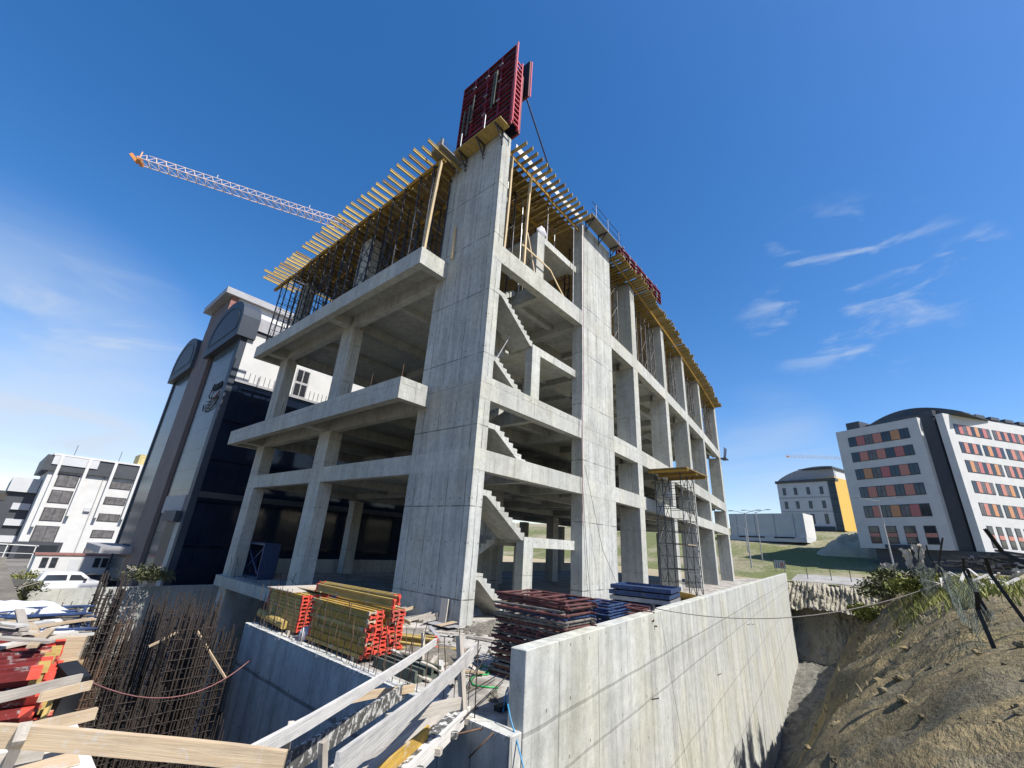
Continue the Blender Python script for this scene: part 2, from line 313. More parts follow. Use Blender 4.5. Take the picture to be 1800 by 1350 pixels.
# ------------------------------------------------------------------ geometry helpers
class MB:
    def __init__(s): s.v = []; s.f = []; s.mi = []
    def add(s, vs, fs, mi=0):
        o = len(s.v); s.v += [tuple(x) for x in vs]
        s.f += [tuple(i + o for i in f) for f in fs]; s.mi += [mi] * len(fs)
        return s
    def hexa(s, p, mi=0):
        return s.add(p, [(0, 3, 2, 1), (4, 5, 6, 7), (0, 1, 5, 4), (1, 2, 6, 5), (2, 3, 7, 6), (3, 0, 4, 7)], mi)
    def box(s, a, b, mi=0):
        (x0, y0, z0), (x1, y1, z1) = a, b
        return s.hexa([(x0, y0, z0), (x1, y0, z0), (x1, y1, z0), (x0, y1, z0), (x0, y0, z1), (x1, y0, z1), (x1, y1, z1), (x0, y1, z1)], mi)
    def bar(s, p, q, wd, ht, up=(0, 0, 1), mi=0):
        p, q = V(p), V(q); d = (q - p).normalized(); up = V(up)
        if abs(d.dot(up)) > 0.98: up = V((1, 0, 0)) if abs(d.x) < 0.9 else V((0, 1, 0))
        sd = d.cross(up).normalized() * (wd / 2); u = sd.cross(d).normalized() * (ht / 2)
        return s.hexa([p - sd - u, p + sd - u, p + sd + u, p - sd + u, q - sd - u, q + sd - u, q + sd + u, q - sd + u], mi)
    def tube(s, p, q, r, n=6, mi=0): return s.path([p, q], r, n, mi)
    def path(s, pts, r, n=6, mi=0):
        pts = [V(p) for p in pts]; vs = []; fs = []
        for i, p in enumerate(pts):
            d = (pts[min(i + 1, len(pts) - 1)] - pts[max(i - 1, 0)]).normalized()
            a = d.cross(V((0, 0, 1)))
            if a.length < 0.1: a = d.cross(V((1, 0, 0)))
            a.normalize(); b = d.cross(a)
            rr = r[i] if isinstance(r, (list, tuple)) else r
            for k in range(n):
                t = 2 * math.pi * k / n; vs.append(p + a * (math.cos(t) * rr) + b * (math.sin(t) * rr))
        for i in range(len(pts) - 1):
            for k in range(n):
                k2 = (k + 1) % n; fs.append((i * n + k, i * n + k2, (i + 1) * n + k2, (i + 1) * n + k))
        fs.append(tuple(range(n))[::-1]); fs.append(tuple((len(pts) - 1) * n + k for k in range(n)))
        return s.add(vs, fs, mi)
    def prism(s, poly, fn, a, b, mi=0):
        """polygon of (u, v) swept from a to b; fn(u, v, w) gives the world point"""
        n = len(poly)
        vs = [fn(u, v, a) for u, v in poly] + [fn(u, v, b) for u, v in poly]
        return s.add(vs, [tuple(range(n))[::-1], tuple(range(n, 2 * n))] + [(i, (i + 1) % n, n + (i + 1) % n, n + i) for i in range(n)], mi)
    def grid(s, fn, nu, nv, mi=0):
        vs = [fn(i / nu, j / nv) for j in range(nv + 1) for i in range(nu + 1)]
        return s.add(vs, [(j * (nu + 1) + i, j * (nu + 1) + i + 1, (j + 1) * (nu + 1) + i + 1, (j + 1) * (nu + 1) + i) for j in range(nv) for i in range(nu)], mi)
    def mesh(s, name, mats):
        me = bpy.data.meshes.new(name); me.from_pydata(s.v, [], s.f)
        for mm in (mats if isinstance(mats, (list, tuple)) else [mats]): me.materials.append(M[mm] if isinstance(mm, str) else mm)
        if any(s.mi): me.polygons.foreach_set('material_index', s.mi)
        bm = bmesh.new(); bm.from_mesh(me); bmesh.ops.recalc_face_normals(bm, faces=bm.faces); bm.to_mesh(me); bm.free()
        return me
    def build(s, name, mats, parent=None, smooth=False, bevel=0.0):
        me = s.mesh(name, mats)
        if smooth: me.polygons.foreach_set('use_smooth', [True] * len(me.polygons))
        o = bpy.data.objects.new(name, me); COL.objects.link(o)
        if parent: o.parent = parent
        if bevel:
            bv = o.modifiers.new('bevel', 'BEVEL'); bv.width = bevel; bv.segments = 1; bv.limit_method = 'ANGLE'
        return o

def tag(o, label, cat, group=None):
    o['label'] = label; o['category'] = cat; o['kind'] = 'thing'
    if group: o['group'] = group
    return o
def struct(o): o['kind'] = 'structure'; return o
def thing(name, label, cat, loc=(0, 0, 0), group=None, rot=None):
    o = bpy.data.objects.new(name, None); COL.objects.link(o); o.location = loc; o.empty_display_size = 0.2
    if rot: o.rotation_euler = rot
    return tag(o, label, cat, group)
def copy_tree(o, parent=None):
    c = o.copy(); COL.objects.link(c)
    if parent: c.parent = parent
    for ch in list(o.children): copy_tree(ch, c)
    return c
def place(o, M4): o.matrix_world = M4; return o
def frame(p, q, up=(0, 0, 1)):
    """matrix whose X runs from p to q, origin at the middle"""
    p, q = V(p), V(q); x = (q - p).normalized(); u = V(up)
    if abs(x.dot(u)) > 0.98: u = V((0, 1, 0))
    y = u.cross(x).normalized(); z = x.cross(y)
    mm = Matrix.Identity(4)
    for i in range(3): mm[i][0] = x[i]; mm[i][1] = y[i]; mm[i][2] = z[i]; mm[i][3] = (p[i] + q[i]) / 2
    return mm
_board_cache = {}
def board(name, p, q, wd, th, mt, label, cat='plank', group=None, up=(0, 0, 1), rough=True):
    """one sawn board from p to q; th across, wd along 'up'"""
    L = (V(q) - V(p)).length
    b = MB(); n = 6; rr = random.Random(int(L * 1000) + len(name))
    jit = [rr.uniform(-.004, .004) for _ in range(n + 1)]
    bow = rr.uniform(-.012, .012) * L
    ring = []
    vs = []
    for i in range(n + 1):
        x = -L / 2 + L * i / n; o = bow * (1 - (2 * i / n - 1) ** 2)
        e = jit[i]
        vs += [(x, -th / 2, -wd / 2 + e + o), (x, th / 2, -wd / 2 + e + o), (x, th / 2, wd / 2 + e + o), (x, -th / 2, wd / 2 + e + o)]
    fs = [(0, 1, 2, 3), (n * 4 + 3, n * 4 + 2, n * 4 + 1, n * 4)]
    for i in range(n):
        for k in range(4): fs.append((i * 4 + k, i * 4 + (k + 1) % 4, (i + 1) * 4 + (k + 1) % 4, (i + 1) * 4 + k))
    b.add(vs, fs)
    o = b.build(name, mt); o.matrix_world = frame(p, q, up)
    return tag(o, label, cat, group)

def ibeam(L, h=0.2, fw=0.08, ft=0.04, wt=0.027):
    b = MB()
    b.box((-L / 2, -fw / 2, h / 2 - ft), (L / 2, fw / 2, h / 2)); b.box((-L / 2, -fw / 2, -h / 2), (L / 2, fw / 2, -h / 2 + ft))
    b.box((-L / 2 + .002, -wt / 2, -h / 2 + ft), (L / 2 - .002, wt / 2, h / 2 - ft))
    return b

# ------------------------------------------------------------------ ground
FX = [(11.18, 11.44), (22.65, 11.44), (27.2, 11.72), (34.9, 12.42), (42.2, 13.15), (50.0, 14.0), (57.0, 14.85), (61.5, 15.4)]
def fy(x):
    for (a, ya), (b, yb) in zip(FX, FX[1:]):
        if x <= b: return ya + (yb - ya) * max(0.0, (x - a)) / (b - a)
    return FX[-1][1]
def rw(x): return 4.82 + 0.1039 * (x - 6.28)             # outer face of the long retaining wall
def lerp_tab(t, x):
    if x <= t[0][0]: return t[0][1]
    for (a, ya), (b, yb) in zip(t, t[1:]):
        if x <= b: return ya + (yb - ya) * (x - a) / (b - a)
    return t[-1][1]
def hash2(i, j): return (math.sin(i * 127.1 + j * 311.7) * 43758.5453) % 1.0
def vn(x, y):
    i, j = math.floor(x), math.floor(y); f, g = x - i, y - j; f = f * f * (3 - 2 * f); g = g * g * (3 - 2 * g)
    return (hash2(i, j) * (1 - f) + hash2(i + 1, j) * f) * (1 - g) + (hash2(i, j + 1) * (1 - f) + hash2(i + 1, j + 1) * f) * g
def fbm(x, y, o=5):
    s, a = 0.0, 0.5
    for _ in range(o): s += a * vn(x, y); x, y, a = x * 2.03 + 7.1, y * 2.03 + 3.7, a * 0.5
    return s

BANK = [(-3.2, -0.35), (-1.3, -0.5), (-0.6, -0.82), (0.5, -1.7), (1.0, -2.2), (1.6, -3.1), (2.3, -4.4), (3.2, -6.1), (4.6, -8.5), (6.0, -10.2), (7.0, -11.2), (8.5, -11.7), (20, -11.9)]
def bank_z(x, y):
    s = y + 0.9 * (fbm(x * 0.16, 3.0) - 0.5) + 0.7 * (fbm(x * 0.5 + 9, y * 0.35) - 0.5)
    z = lerp_tab(BANK, s)
    mid = max(0.0, min(1.0, (-z - 0.3) / 2.0))
    z += mid * (1.0 * (fbm(x * 0.5 + y * 0.30, y * 0.5) - 0.5) + 0.75 * (abs(fbm(x * 1.6 + y * 0.5, y * 0.35 + 4) - 0.5) * 2 - .3) + 0.42 * (fbm(x * 4.1 + y, y * 2.3) - 0.5))
    z += 0.22 * (fbm(x * 1.1, y * 1.1) - 0.5) + 0.10 * (fbm(x * 4.2, y * 4.2) - 0.5)
    if x < 3.0: z = z + (-2.75 - z) * (1 - max(0.0, (x - 0.6) / 2.4)) if y < 1.5 else z
    return z
b = MB()
xs = [0.6 + 0.16 * i for i in range(120)] + [19.8 + 0.32 * i for i in range(90)] + [48.6 + 0.75 * i for i in range(37)]
ys = [-60, -40, -25, -16, -11, -8, -6.4, -5.2] + [-4.4 + 0.16 * i for i in range(60)]
ys += [5.2 + 0.3 * i for i in range(28)]
nx = len(xs)
b.add([(x, y, bank_z(x, y)) for y in ys for x in xs], [(j * nx + i, j * nx + i + 1, (j + 1) * nx + i + 1, (j + 1) * nx + i) for j in range(len(ys) - 1) for i in range(nx - 1)])
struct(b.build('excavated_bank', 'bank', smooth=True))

FIELD = [(74, -2.75), (76, -2.5), (84, -1.55), (92, -0.3), (100, 1.2), (112, 4.1), (124, 5.3), (150, 8.4), (220, 11), (420, 13), (2600, 8)]
def field_z(x, y):
    r = x + 0.02 * y
    z = lerp_tab(FIELD, r)
    if y < -3: z = max(z, lerp_tab(((74, -2.2), (80, -0.6), (86, -0.3), (92, 0.2), (112, 1.0), (150, 5), (420, 13)), r) * min(1, (-3 - y) / 6) + z * (1 - min(1, (-3 - y) / 6)))
    return z + 0.5 * (fbm(x * 0.12, y * 0.12) - 0.5) * min(1, (x - 74) / 10)
b = MB()
xs = [74.5 + 0.8 * i for i in range(60)] + [123 + 5 * i for i in range(30)] + [300, 420, 700, 1200, 2600]
ys = [-1500, -700, -300, -150, -90, -60] + [-40 + 1.0 * i for i in range(90)] + [56, 70, 100, 160, 300, 700, 1500]
nx = len(xs)
b.add([(x, y, field_z(x, y)) for y in ys for x in xs], [(j * nx + i, j * nx + i + 1, (j + 1) * nx + i + 1, (j + 1) * nx + i) for j in range(len(ys) - 1) for i in range(nx - 1)])
struct(b.build('field', 'field', smooth=True))

# the cut face at the far end of the trench: tooth marks above, an undercut smooth clay face below
def cut_pt(u, v):
    y = 14.5 - 22 * u
    top = field_z(75, y) + 0.05
    z = top + (-12.2 - top) * v
    lip = 0.33 + 0.14 * (fbm(y * 0.45, 2) - 0.5) - 0.04 * u
    n1 = fbm(y * 0.7, z * 0.5) - .5; n2 = fbm(y * 3.1 + 5, z * 1.6) - .5; n3 = fbm(y * 9 + 2, z * 2.1) - .5
    tooth = abs((y * 1.9 + 1.7 * fbm(y * .7, z * .8) + .25 * z) % 1.0 - .5) * 2 * (.25 + fbm(y * .6, z * .9 + 3))
    if v < lip: x = 74.6 - 2.6 * (v / lip) ** .8 - .55 * tooth * min(1, v / .05) - 1.8 * n1 - .7 * n2 - .5 * n3
    else: x = 72.9 + 1.5 * min(1, (v - lip) / .03) - 3.4 * max(0, v - lip - .06) - 1.6 * n1 - .45 * n2
    return (x, y, z)
struct(MB().grid(cut_pt, 260, 120).build('cut_face', 'cut', smooth=False))

STREET = -6.4
b = MB().add([(-2600, 39.3, STREET), (74.4, 39.3, STREET), (74.4, 3500, STREET), (-2600, 3500, STREET)], [(0, 1, 2, 3)])
struct(b.build('street_ground', 'street'))
# bottom of the excavation, under everything
struct(MB().add([(-400, -400, -12.6), (90, -400, -12.6), (90, 60, -12.6), (-400, 60, -12.6)], [(0, 1, 2, 3)]).build('pit_floor', 'shale'))
# level working ground on the near side of the rebar pit, and under the viewer
def rim_z(x, y): return -2.42 + 0.10 * (fbm(x * 0.9, y * 0.9) - 0.5)
b = MB().grid(lambda u, v: (-60 + 61.42 * (1 - (1 - u) ** 3), 2.6 + 36.4 * v, rim_z(-60 + 61.42 * (1 - (1 - u) ** 3), 2.6 + 36.4 * v)), 60, 60)
struct(b.build('working_ground', 'dirt', smooth=True))
b = MB().grid(lambda u, v: (-60 + 61.6 * u, -60 + 62.6 * v, -2.5 + 0.1 * (fbm(u * 50, v * 50) - 0.5)), 40, 40)
struct(b.build('viewpoint_ground', 'dirt', smooth=True))
b = MB()
b.box((-3.0, 2.6, -2.62), (1.46, 8.3, -2.30))
b.box((1.10, 2.4, -12.5), (1.43, 38.8, -2.64))
rimw = tag(b.build('pit_rim_wall', ['slab_white']), 'pale screed slab edge above the rebar pit, with dark wall below', 'retaining wall')

# ------------------------------------------------------------------ the concrete frame under construction
bld = thing('building_shell', 'unfinished grey concrete building frame with open floors and bare stairs', 'building', (11.18, 11.44, -2.8))
bld.location = (0, 0, 0)
def part(b, name, mt, parent, **k): return b.build(name, mt, parent, **k)
def pbox(name, a, c, mt='conc', parent=None): return MB().box(a, c).build(name, mt, parent or bld)
Z0 = -2.95
LV = [(Z0, 2.55), (3.37, 5.42), (6.4, 12.22), (13.17, 19.15)]
BANDS = [(2.55, 3.37), (5.42, 6.4), (12.22, 13.17)]
SW1 = (11.18, 11.44, 11.81, 15.36)
for i, (a, c) in enumerate(LV):
    top = 20.1 if i == 3 else c
    pbox('shear_wall', (SW1[0], SW1[1], a), (SW1[2], SW1[3], top), 'conc_core')
    if i < 3: pbox('wall_band', (SW1[0] - .006, SW1[1] - .006, BANDS[i][0]), (SW1[2] + .004, SW1[3] + .004, BANDS[i][1]), 'conc')
SW2 = (19.0, 11.44, 22.65, 12.1)
for i, (a, c) in enumerate(LV):
    top = 19.75 if i == 3 else c
    pbox('shear_wall', (SW2[0], SW2[1], a), (SW2[2], SW2[3], top), 'conc_core')
    if i < 3: pbox('wall_band', (SW2[0] - .004, SW2[1] - .006, BANDS[i][0]), (SW2[2] + .004, SW2[3] + .004, BANDS[i][1]), 'conc')
pbox('shear_wall', (15.6, 16.6, Z0), (18.9, 16.95, 3.1), 'conc_core')
pbox('shear_wall', (15.6, 16.6, 3.38), (18.9, 16.95, 6.1), 'conc_core')
pbox('shear_wall', (15.6, 16.6, 6.41), (18.9, 16.95, 12.8), 'conc_core')
# columns of the shaded facade and behind it
for (y0, y1) in ((23.3, 24.6), (32.7, 34.0)):
    for (a, c) in LV: pbox('column', (11.18, y0, a if a > 0 else -12), (11.92, y1, c))
for cx in (19.4, 26.8, 34.5, 41.8, 49.6, 60.4):
    for cy in (24.0, 33.2):
        for (a, c) in LV[:3]: pbox('column', (cx - .4, cy - .4, a), (cx + .4, cy + .4, c - .05))
for cy in (20.0,):
    for (a, c) in LV[:2]: pbox('column', (17.2, cy - .4, a), (17.9, cy + .5, c - .05))
# sunny facade columns and beams, following its slight curve
def fpt(x, d, z):
    h = 0.3; t = V((2 * h, fy(x + h) - fy(x - h), 0)).normalized(); nrm = V((-t.y, t.x, 0))
    p = V((x, fy(x), 0)) + nrm * d; return V((p.x, p.y, z))
def fbox(name, xa, xb, d0, d1, z0, z1, mt='conc', parent=None):
    ps = [(x, d) for x, d in ((xa, d0), (xb, d0), (xb, d1), (xa, d1))]
    return MB().hexa([fpt(x, d, z0) for x, d in ps] + [fpt(x, d, z1) for x, d in ps]).build(name, mt, parent or bld)
RC = [(26.35, 27.2), (34.05, 34.9), (41.35, 42.2), (49.15, 50.0), (60.2, 61.45)]
for (xa, xb) in RC:
    for (a, c) in LV: fbox('column', xa, xb, 0.0, 1.35, a, c + (0.15 if a > 13 else 0))
for (a, c) in BANDS:
    pbox('beam', (SW1[2], 11.44, a), (SW2[0], 11.86, c))
    for (xa, _), (xb, _) in zip(FX[1:], FX[2:]):
        fbox('beam', xa + .004, xb, -0.004, 0.42, a, c)
# shaded facade: first floor beam, then the two cantilevered floors
pbox('beam', (11.182, 15.364, 2.55), (11.62, 34.0, 3.37))
for (a, c) in BANDS[1:]:
    pbox('beam', (11.182, 15.364, a), (11.62, 34.0, c - .26))
    pbox('edge_beam', (9.53, 14.62, a + .02), (9.93, 35.0, c))
    pbox('edge_beam', (9.934, 14.622, a + .02), (11.176, 15.0, c))
    pbox('edge_beam', (9.934, 34.6, a + .02), (11.9, 34.998, c))
    pbox('cantilever_slab', (9.934, 15.004, c - .25), (11.62, 34.596, c - .003))
    for y in (23.6, 32.9): pbox('cantilever_beam', (9.934, y, a + .05), (11.18, y + .62, c - .252))
# floor slabs (the stair bay stays open) with the ribs under them
def slab(zt, th=0.25):
    b = MB(); fn = lambda u, v, w_: (u, v, w_)
    b.prism([(11.62, 15.366), (61.4, 15.42), (61.4, 33.98), (11.62, 33.98)], fn, zt - th, zt - .004)
    xs = [22.66] + [p[0] for p in FX[2:-1]] + [61.4]
    b.prism([(x, fy(x) + .43) for x in xs] + [(61.4, 15.39), (22.66, 15.36)], fn, zt - th, zt - .004)
    b.prism([(15.25, 12.104), (22.65, 12.104), (22.65, 15.36), (15.25, 15.36)], fn, zt - th, zt - .004)
    b.prism([(15.25, 11.864), (18.996, 11.864), (18.996, 12.104), (15.25, 12.104)], fn, zt - th, zt - .004)
    return b.build('floor_slab', 'conc', bld)
for (a, c) in BANDS:
    slab(c)
    for y in (15.5, 23.75, 33.0): pbox('floor_beam', (11.94, y, a + .1), (60, y + .5, c - .252))
    for x in (19.1, 26.5, 34.2, 41.5, 49.3, 60.2): pbox('floor_beam', (x, fy(x) + 1.36 if x > 23 else 12.2, a + .12), (x + .55, 32.99, c - .254))
    for x in (23.0, 30.4, 38.0, 45.6): pbox('floor_beam', (x, fy(x) + .44, a + .35), (x + .35, 33.4, c - .256))
    pbox('floor_beam', (15.3, 13.6, a + .35), (18.99, 13.95, c - .256)); pbox('floor_beam', (15.26, 11.87, a + .1), (15.6, 15.3, c - .255))
    for y in (19.4, 28.6): pbox('floor_beam', (11.63, y, a + .35), (60, y + .35, c - .258))
# ground floor slab with its edge over the pit
pbox('floor_slab', (11.19, 13.0, -3.5), (61, 34.4, -3.0), 'conc_floor')
pbox('floor_slab', (10.9, 15.4, -3.62), (11.185, 34.3, -3.02), 'conc')
pbox('low_wall', (12, 33.95, -2.99), (60, 34.2, -2.0), 'conc')
pbox('basement_wall', (15.0, 15.3, -12.5), (15.3, 34.0, -3.64), 'conc_pit')
# stair
def flight(xb, zb, xt, zt, y0, y1, n, side=1):
    pts = []; dz = (zt - zb) / n; dx = (xt - xb) / n
    for i in range(n):
        pts += [(xb + dx * i, zb + dz * i), (xb + dx * i, zb + dz * (i + 1))]
    pts += [(xt, zt)]
    sgn = 1 if xt > xb else -1
    pts += [(xt + sgn * .02, zt - .22), (xt - dx * .4, zt - .30), (xb + dx * 0.7, zb - .12), (xb, zb - .12)]
    MB().prism(pts, lambda u, v, w_: (u, w_, v), y0, y1).build('stair_flight', 'conc', bld)
Y1, Y2, Y3, Y4 = 11.9, 13.2, 13.45, 14.75
for (xb, zb, xt, zt, n) in ((14.75, -2.95, 12.4, -1.11, 10), (15.02, .28, 12.5, 1.93, 9), (14.85, 3.37, 12.7, 4.68, 7), (14.55, 6.4, 12.38, 7.74, 8), (14.97, 9.4, 12.48, 11.16, 10)):
    flight(xb, zb, xt, zt, Y1, Y2, n)
    pbox('stair_landing', (11.815, Y1 - .001, zt - .22), (xt - .022, Y4, zt + .003))
for (xb, zb, xt, zt, n) in ((12.42, -1.11, 15.0, .28, 8), (12.52, 1.93, 14.85, 3.37, 8), (12.72, 4.68, 15.0, 6.4, 9), (12.4, 7.74, 14.95, 9.4, 9), (12.5, 11.16, 15.2, 13.17, 11)):
    flight(xb, zb, xt, zt, Y3, Y4, n)
for zt, zf in ((.30, -2.95), (9.42, 6.4), (16.45, 13.17)):
    pbox('stair_post', (14.98, 11.87, zf), (15.64, 12.3, zt - .42))
    pbox('landing_beam', (14.98, 11.868, zt - .42), (18.99, 12.3, zt))
    pbox('landing_slab', (15.06, 12.304, zt - .22), (18.99, 15.3, zt - .005))
    pbox('landing_beam', (15.06, 14.9, zt - .42), (18.99, 15.35, zt - .225))
    pbox('stair_post', (18.0, 14.6, zf), (18.6, 14.898, zt - .425))
# parapet-foot starter bars along the ground slab edge
b = MB()
for i in range(26):
    y = 15.8 + 0.68 * i + random.uniform(-.2, .2); x = 11.0 + random.uniform(-.1, .4); hgt = random.uniform(.5, 1.3)
    bb = MB().path([(x, y, -3.0), (x + random.uniform(-.1, .1), y + random.uniform(-.1, .1), -3.0 + hgt * .6), (x + random.uniform(-.35, .15), y + random.uniform(-.3, .3), -3.0 + hgt)], .012, 5)
    bb.build('starter_bar', 'rust_dark', bld)
for (y, x, z) in ((15.6, 10.2, 6.38), (18.0, 10.1, 6.38), (20.5, 10.3, 6.38), (27.5, 9.8, 6.38)):
    MB().tube((x, y, z), (x + .05, y + .05, z + 1.1), .014, 5).build('starter_bar', 'rust', bld)

# ------------------------------------------------------------------ roof formwork: joists, stringers, deck
ZJ = 19.42
def joist_set(label, group, pairs, mats=('yellow', 'ply')):
    protos = {}
    for i, (p, q) in enumerate(pairs):
        L = round((V(q) - V(p)).length, 1); k = (L, i % 5 == 3)
        if k not in protos: protos[k] = ibeam(L).mesh('joist', mats[1] if k[1] else mats[0])
        o = bpy.data.objects.new('timber_joist', protos[k]); COL.objects.link(o)
        mm = frame(p, q); o.matrix_world = mm
        tag(o, label, 'timber joist', group)
rj = random.Random(5)
pairs = []; y = 14.55
while y < 36.2:
    clus = 0.32 * (fbm(y * 0.33, 1.0) - .5)
    tip = 8.74 + clus + rj.uniform(-.10, .10)
    if y > 34.2: tip += rj.uniform(-.5, .3)
    z = ZJ + rj.uniform(-.02, .02)
    if not (28.9 < y < 29.4 and rj.random() < .6):
        pairs.append(((tip, y, z), (tip + rj.choice((2.4, 2.6, 2.9)), y + rj.uniform(-.05, .05), z)))
    y += 0.52 + rj.uniform(-.06, .08)
joist_set('yellow timber joist cantilevered past the shaded facade roof edge', 'timber joists over the shaded facade', pairs)
pairs = [((11.3, 15.7 + .62 * i, ZJ), (14.6, 15.7 + .62 * i, ZJ)) for i in range(31)]
joist_set('dim yellow timber joist under the roof deck behind the shaded facade scaffolds', 'timber joists under the roof deck', pairs)
pairs = []; x = 12.05
while x < 18.9:
    tip = 10.52 + rj.uniform(-.08, .06)
    pairs.append(((x, tip, ZJ + rj.uniform(-.02, .02)), (x + rj.uniform(-.05, .05), tip + 2.5, ZJ))); x += .43
joist_set('yellow timber joist poking out above the open stair bay', 'timber joists over the stair bay', pairs)
pairs = [((12.2 + .7 * i, 12.6, ZJ - .002), (12.2 + .7 * i, 15.8, ZJ - .002)) for i in range(10)]
joist_set('yellow timber joist inside the stair bay ceiling', 'timber joists in the stair bay ceiling', pairs)
pairs = []; x = 22.95
while x < 60.6:
    e = .25 * (fbm(x * .25, 4) - .5) 
    tip = fy(x) - .98 + 1.6 * e + rj.choice((-.16, -.05, 0, .04, .10)) + rj.uniform(-.06, .06)
    dz = -.08 if (x // 6.5) % 2 < 1 else 0
    pairs.append(((x, tip, ZJ + dz), (x + .1, tip + rj.choice((2.2, 2.5, 2.8)), ZJ + dz))); x += rj.choice((.28, .32, .38))
joist_set('yellow timber joist poking out over the sunny column facade', 'timber joists over the sunny facade', pairs, ('yellow', 'yellow_old'))
# stringers below the joists
def stringers(label, group, pts, mt='yellow_old'):
    for p, q in pts:
        o = ibeam((V(q) - V(p)).length).build('timber_stringer', mt); o.matrix_world = frame(p, q); tag(o, label, 'timber stringer', group)
ZS = ZJ - .205
pts = []
for xx in (9.98, 10.12):
    for i in range(7): pts.append(((xx + .05 * (i % 2), 14.6 + 3.1 * i, ZS), (xx + .05 * (i % 2), 14.6 + 3.1 * i + 3.4, ZS)))
stringers('long timber stringer carrying joists at the shaded facade edge', 'stringers at the shaded facade edge', pts)
stringers('timber stringer deep under the roof deck on scaffold heads', 'stringers under the roof deck', [((12.4, 15.8 + 4 * i, ZS), (12.4, 15.8 + 4 * i + 3.9, ZS)) for i in range(5)])
stringers('timber stringer across the stair bay below its joists', 'stringers of the stair bay', [((11.9, 11.55, ZS), (15.6, 11.55, ZS)), ((15.4, 11.66, ZS), (18.95, 11.66, ZS)), ((12, 13.6, ZS), (18.9, 13.6, ZS))])
pts = []
for i in range(10):
    x = 22.9 + 3.75 * i
    dz = -.08 if (x // 6.5) % 2 < 1 else 0
    pts.append(((x, fy(x) - .12, ZS + dz), (min(x + 3.7, 60.5), fy(x + 3.7) - .12, ZS + dz)))
stringers('timber stringer running under joists of the sunny column facade', 'stringers of the sunny facade', pts)
# plywood deck and lit edge boards
b = MB(); b.box((10.35, 14.9, ZJ + .104), (60.5, 33.9, ZJ + .125)); b.prism([(12.0, 12.1), (22.79, 12.1), (22.79, 14.89), (12.0, 14.89)], lambda u, v, w_: (u, v, w_), ZJ + .104, ZJ + .125)
b.prism([(x, fy(x) + .35) for x in (22.8, 27, 35, 42, 50, 57, 60.5)] + [(60.5, 14.89 + 2), (22.8, 14.89)], lambda u, v, w_: (u, v, w_), ZJ + .108, ZJ + .128)
tag(b.build('formwork_deck', 'ply'), 'plywood deck lying on the yellow roof joists', 'formwork deck')
for i in range(5):
    o = MB().box((-.66, -.012, -.22), (.66, .012, .22)).build('edge_board', 'pine_white'); o.location = (12.75 + 1.36 * i, 11.32 + .03 * (i % 2), ZJ + .33)
    tag(o, 'pale upright edge board standing on the stair bay joists', 'edge board', 'edge boards over the stair bay')

# ------------------------------------------------------------------ shoring towers
def tower_parts(root, H, wd=1.2, dp=1.2, lift=1.9, leg_mt='steel'):
    for sx in (-1, 1):
        for sy in (-1, 1):
            x, y = sx * wd / 2, sy * dp / 2
            b = MB().tube((x, y, 0.04), (x, y, H), .032, 6); b.box((x - .08, y - .08, 0), (x + .08, y + .08, .02)); b.box((x - .09, y - .06, H), (x + .09, y + .06, H + .08))
            b.build('leg', leg_mt, root)
    n = max(1, round(H / lift)); dh = H / n
    for sx in (-1, 1):
        b = MB()
        for sy in (-1, 1): b.tube((sx * wd / 2, sy * (dp / 2 - .05), .05), (sx * wd / 2, sy * (dp / 2 - .05), H - .03), .018, 5)
        for i in range(n):
            z0 = dh * i
            for f in (.12, .88): b.tube((sx * wd / 2, -dp / 2, z0 + dh * f), (sx * wd / 2, dp / 2, z0 + dh * f), .022, 5)
            b.tube((sx * wd / 2, -dp / 2, z0 + dh * .12), (sx * wd / 2, dp / 2, z0 + dh * .5), .016, 5)
        b.build('ladder_frame', leg_mt, root)
    for sy in (-1, 1):
        b = MB()
        for i in range(n):
            z0 = dh * i
            b.tube((-wd / 2, sy * dp / 2, z0 + dh * .1), (wd / 2, sy * dp / 2, z0 + dh * .9), .015, 5)
            b.tube((wd / 2, sy * dp / 2, z0 + dh * .1), (-wd / 2, sy * dp / 2, z0 + dh * .9), .015, 5)
        b.build('cross_brace', leg_mt if leg_mt != 'steel' else 'steel', root)
def towers(label, group, spots, H, mt='steel'):
    root = thing('shoring_tower', label, 'shoring tower', spots[0][:3], group); tower_parts(root, H, leg_mt=mt)
    root.rotation_euler.z = spots[0][3]
    for s in spots[1:]:
        c = copy_tree(root); c.location = s[:3]; c.rotation_euler.z = s[3]
HT = ZS - .1 - 13.17 - .09
towers('dark steel shoring tower standing along the shaded top floor edge', 'shoring towers along the shaded top floor edge', [(10.55, 15.9 + 2.6 * i, 13.17, math.pi / 2) for i in range(8)], HT)
towers('dark steel shoring tower deep inside the top floor', 'shoring towers inside the top floor', [(12.9, 16.9 + 3.4 * i, 13.17, math.pi / 2 + .04 * (i % 2)) for i in range(6)] + [(16.0, 17.2 + 4.2 * i, 13.17, .1) for i in range(4)], HT)
sp = []
for (a, c) in ((22.7, 26.3), (27.3, 34.0), (35.0, 41.3), (42.3, 49.1), (50.1, 60.1)):
    n = max(1, int((c - a) / 2.1)); 
    for i in range(n):
        x = a + (i + .5) * (c - a) / n; sp.append((x, fy(x) + 1.15, 13.17, math.atan2(fy(x + 1) - fy(x - 1), 2)))
towers('grey steel shoring tower between top floor columns of the sunny facade', 'shoring towers along the sunny facade', sp, HT - .22, 'steel_grey')  # lighter steel than the other rows: sunlight put into the colour
towers('steel shoring tower behind the front row of the sunny top floor', 'shoring towers behind the sunny facade', [(24.5 + 3.6 * i, fy(24 + 3.6 * i) + 3.6, 13.17, .05) for i in range(9)], HT - .22)
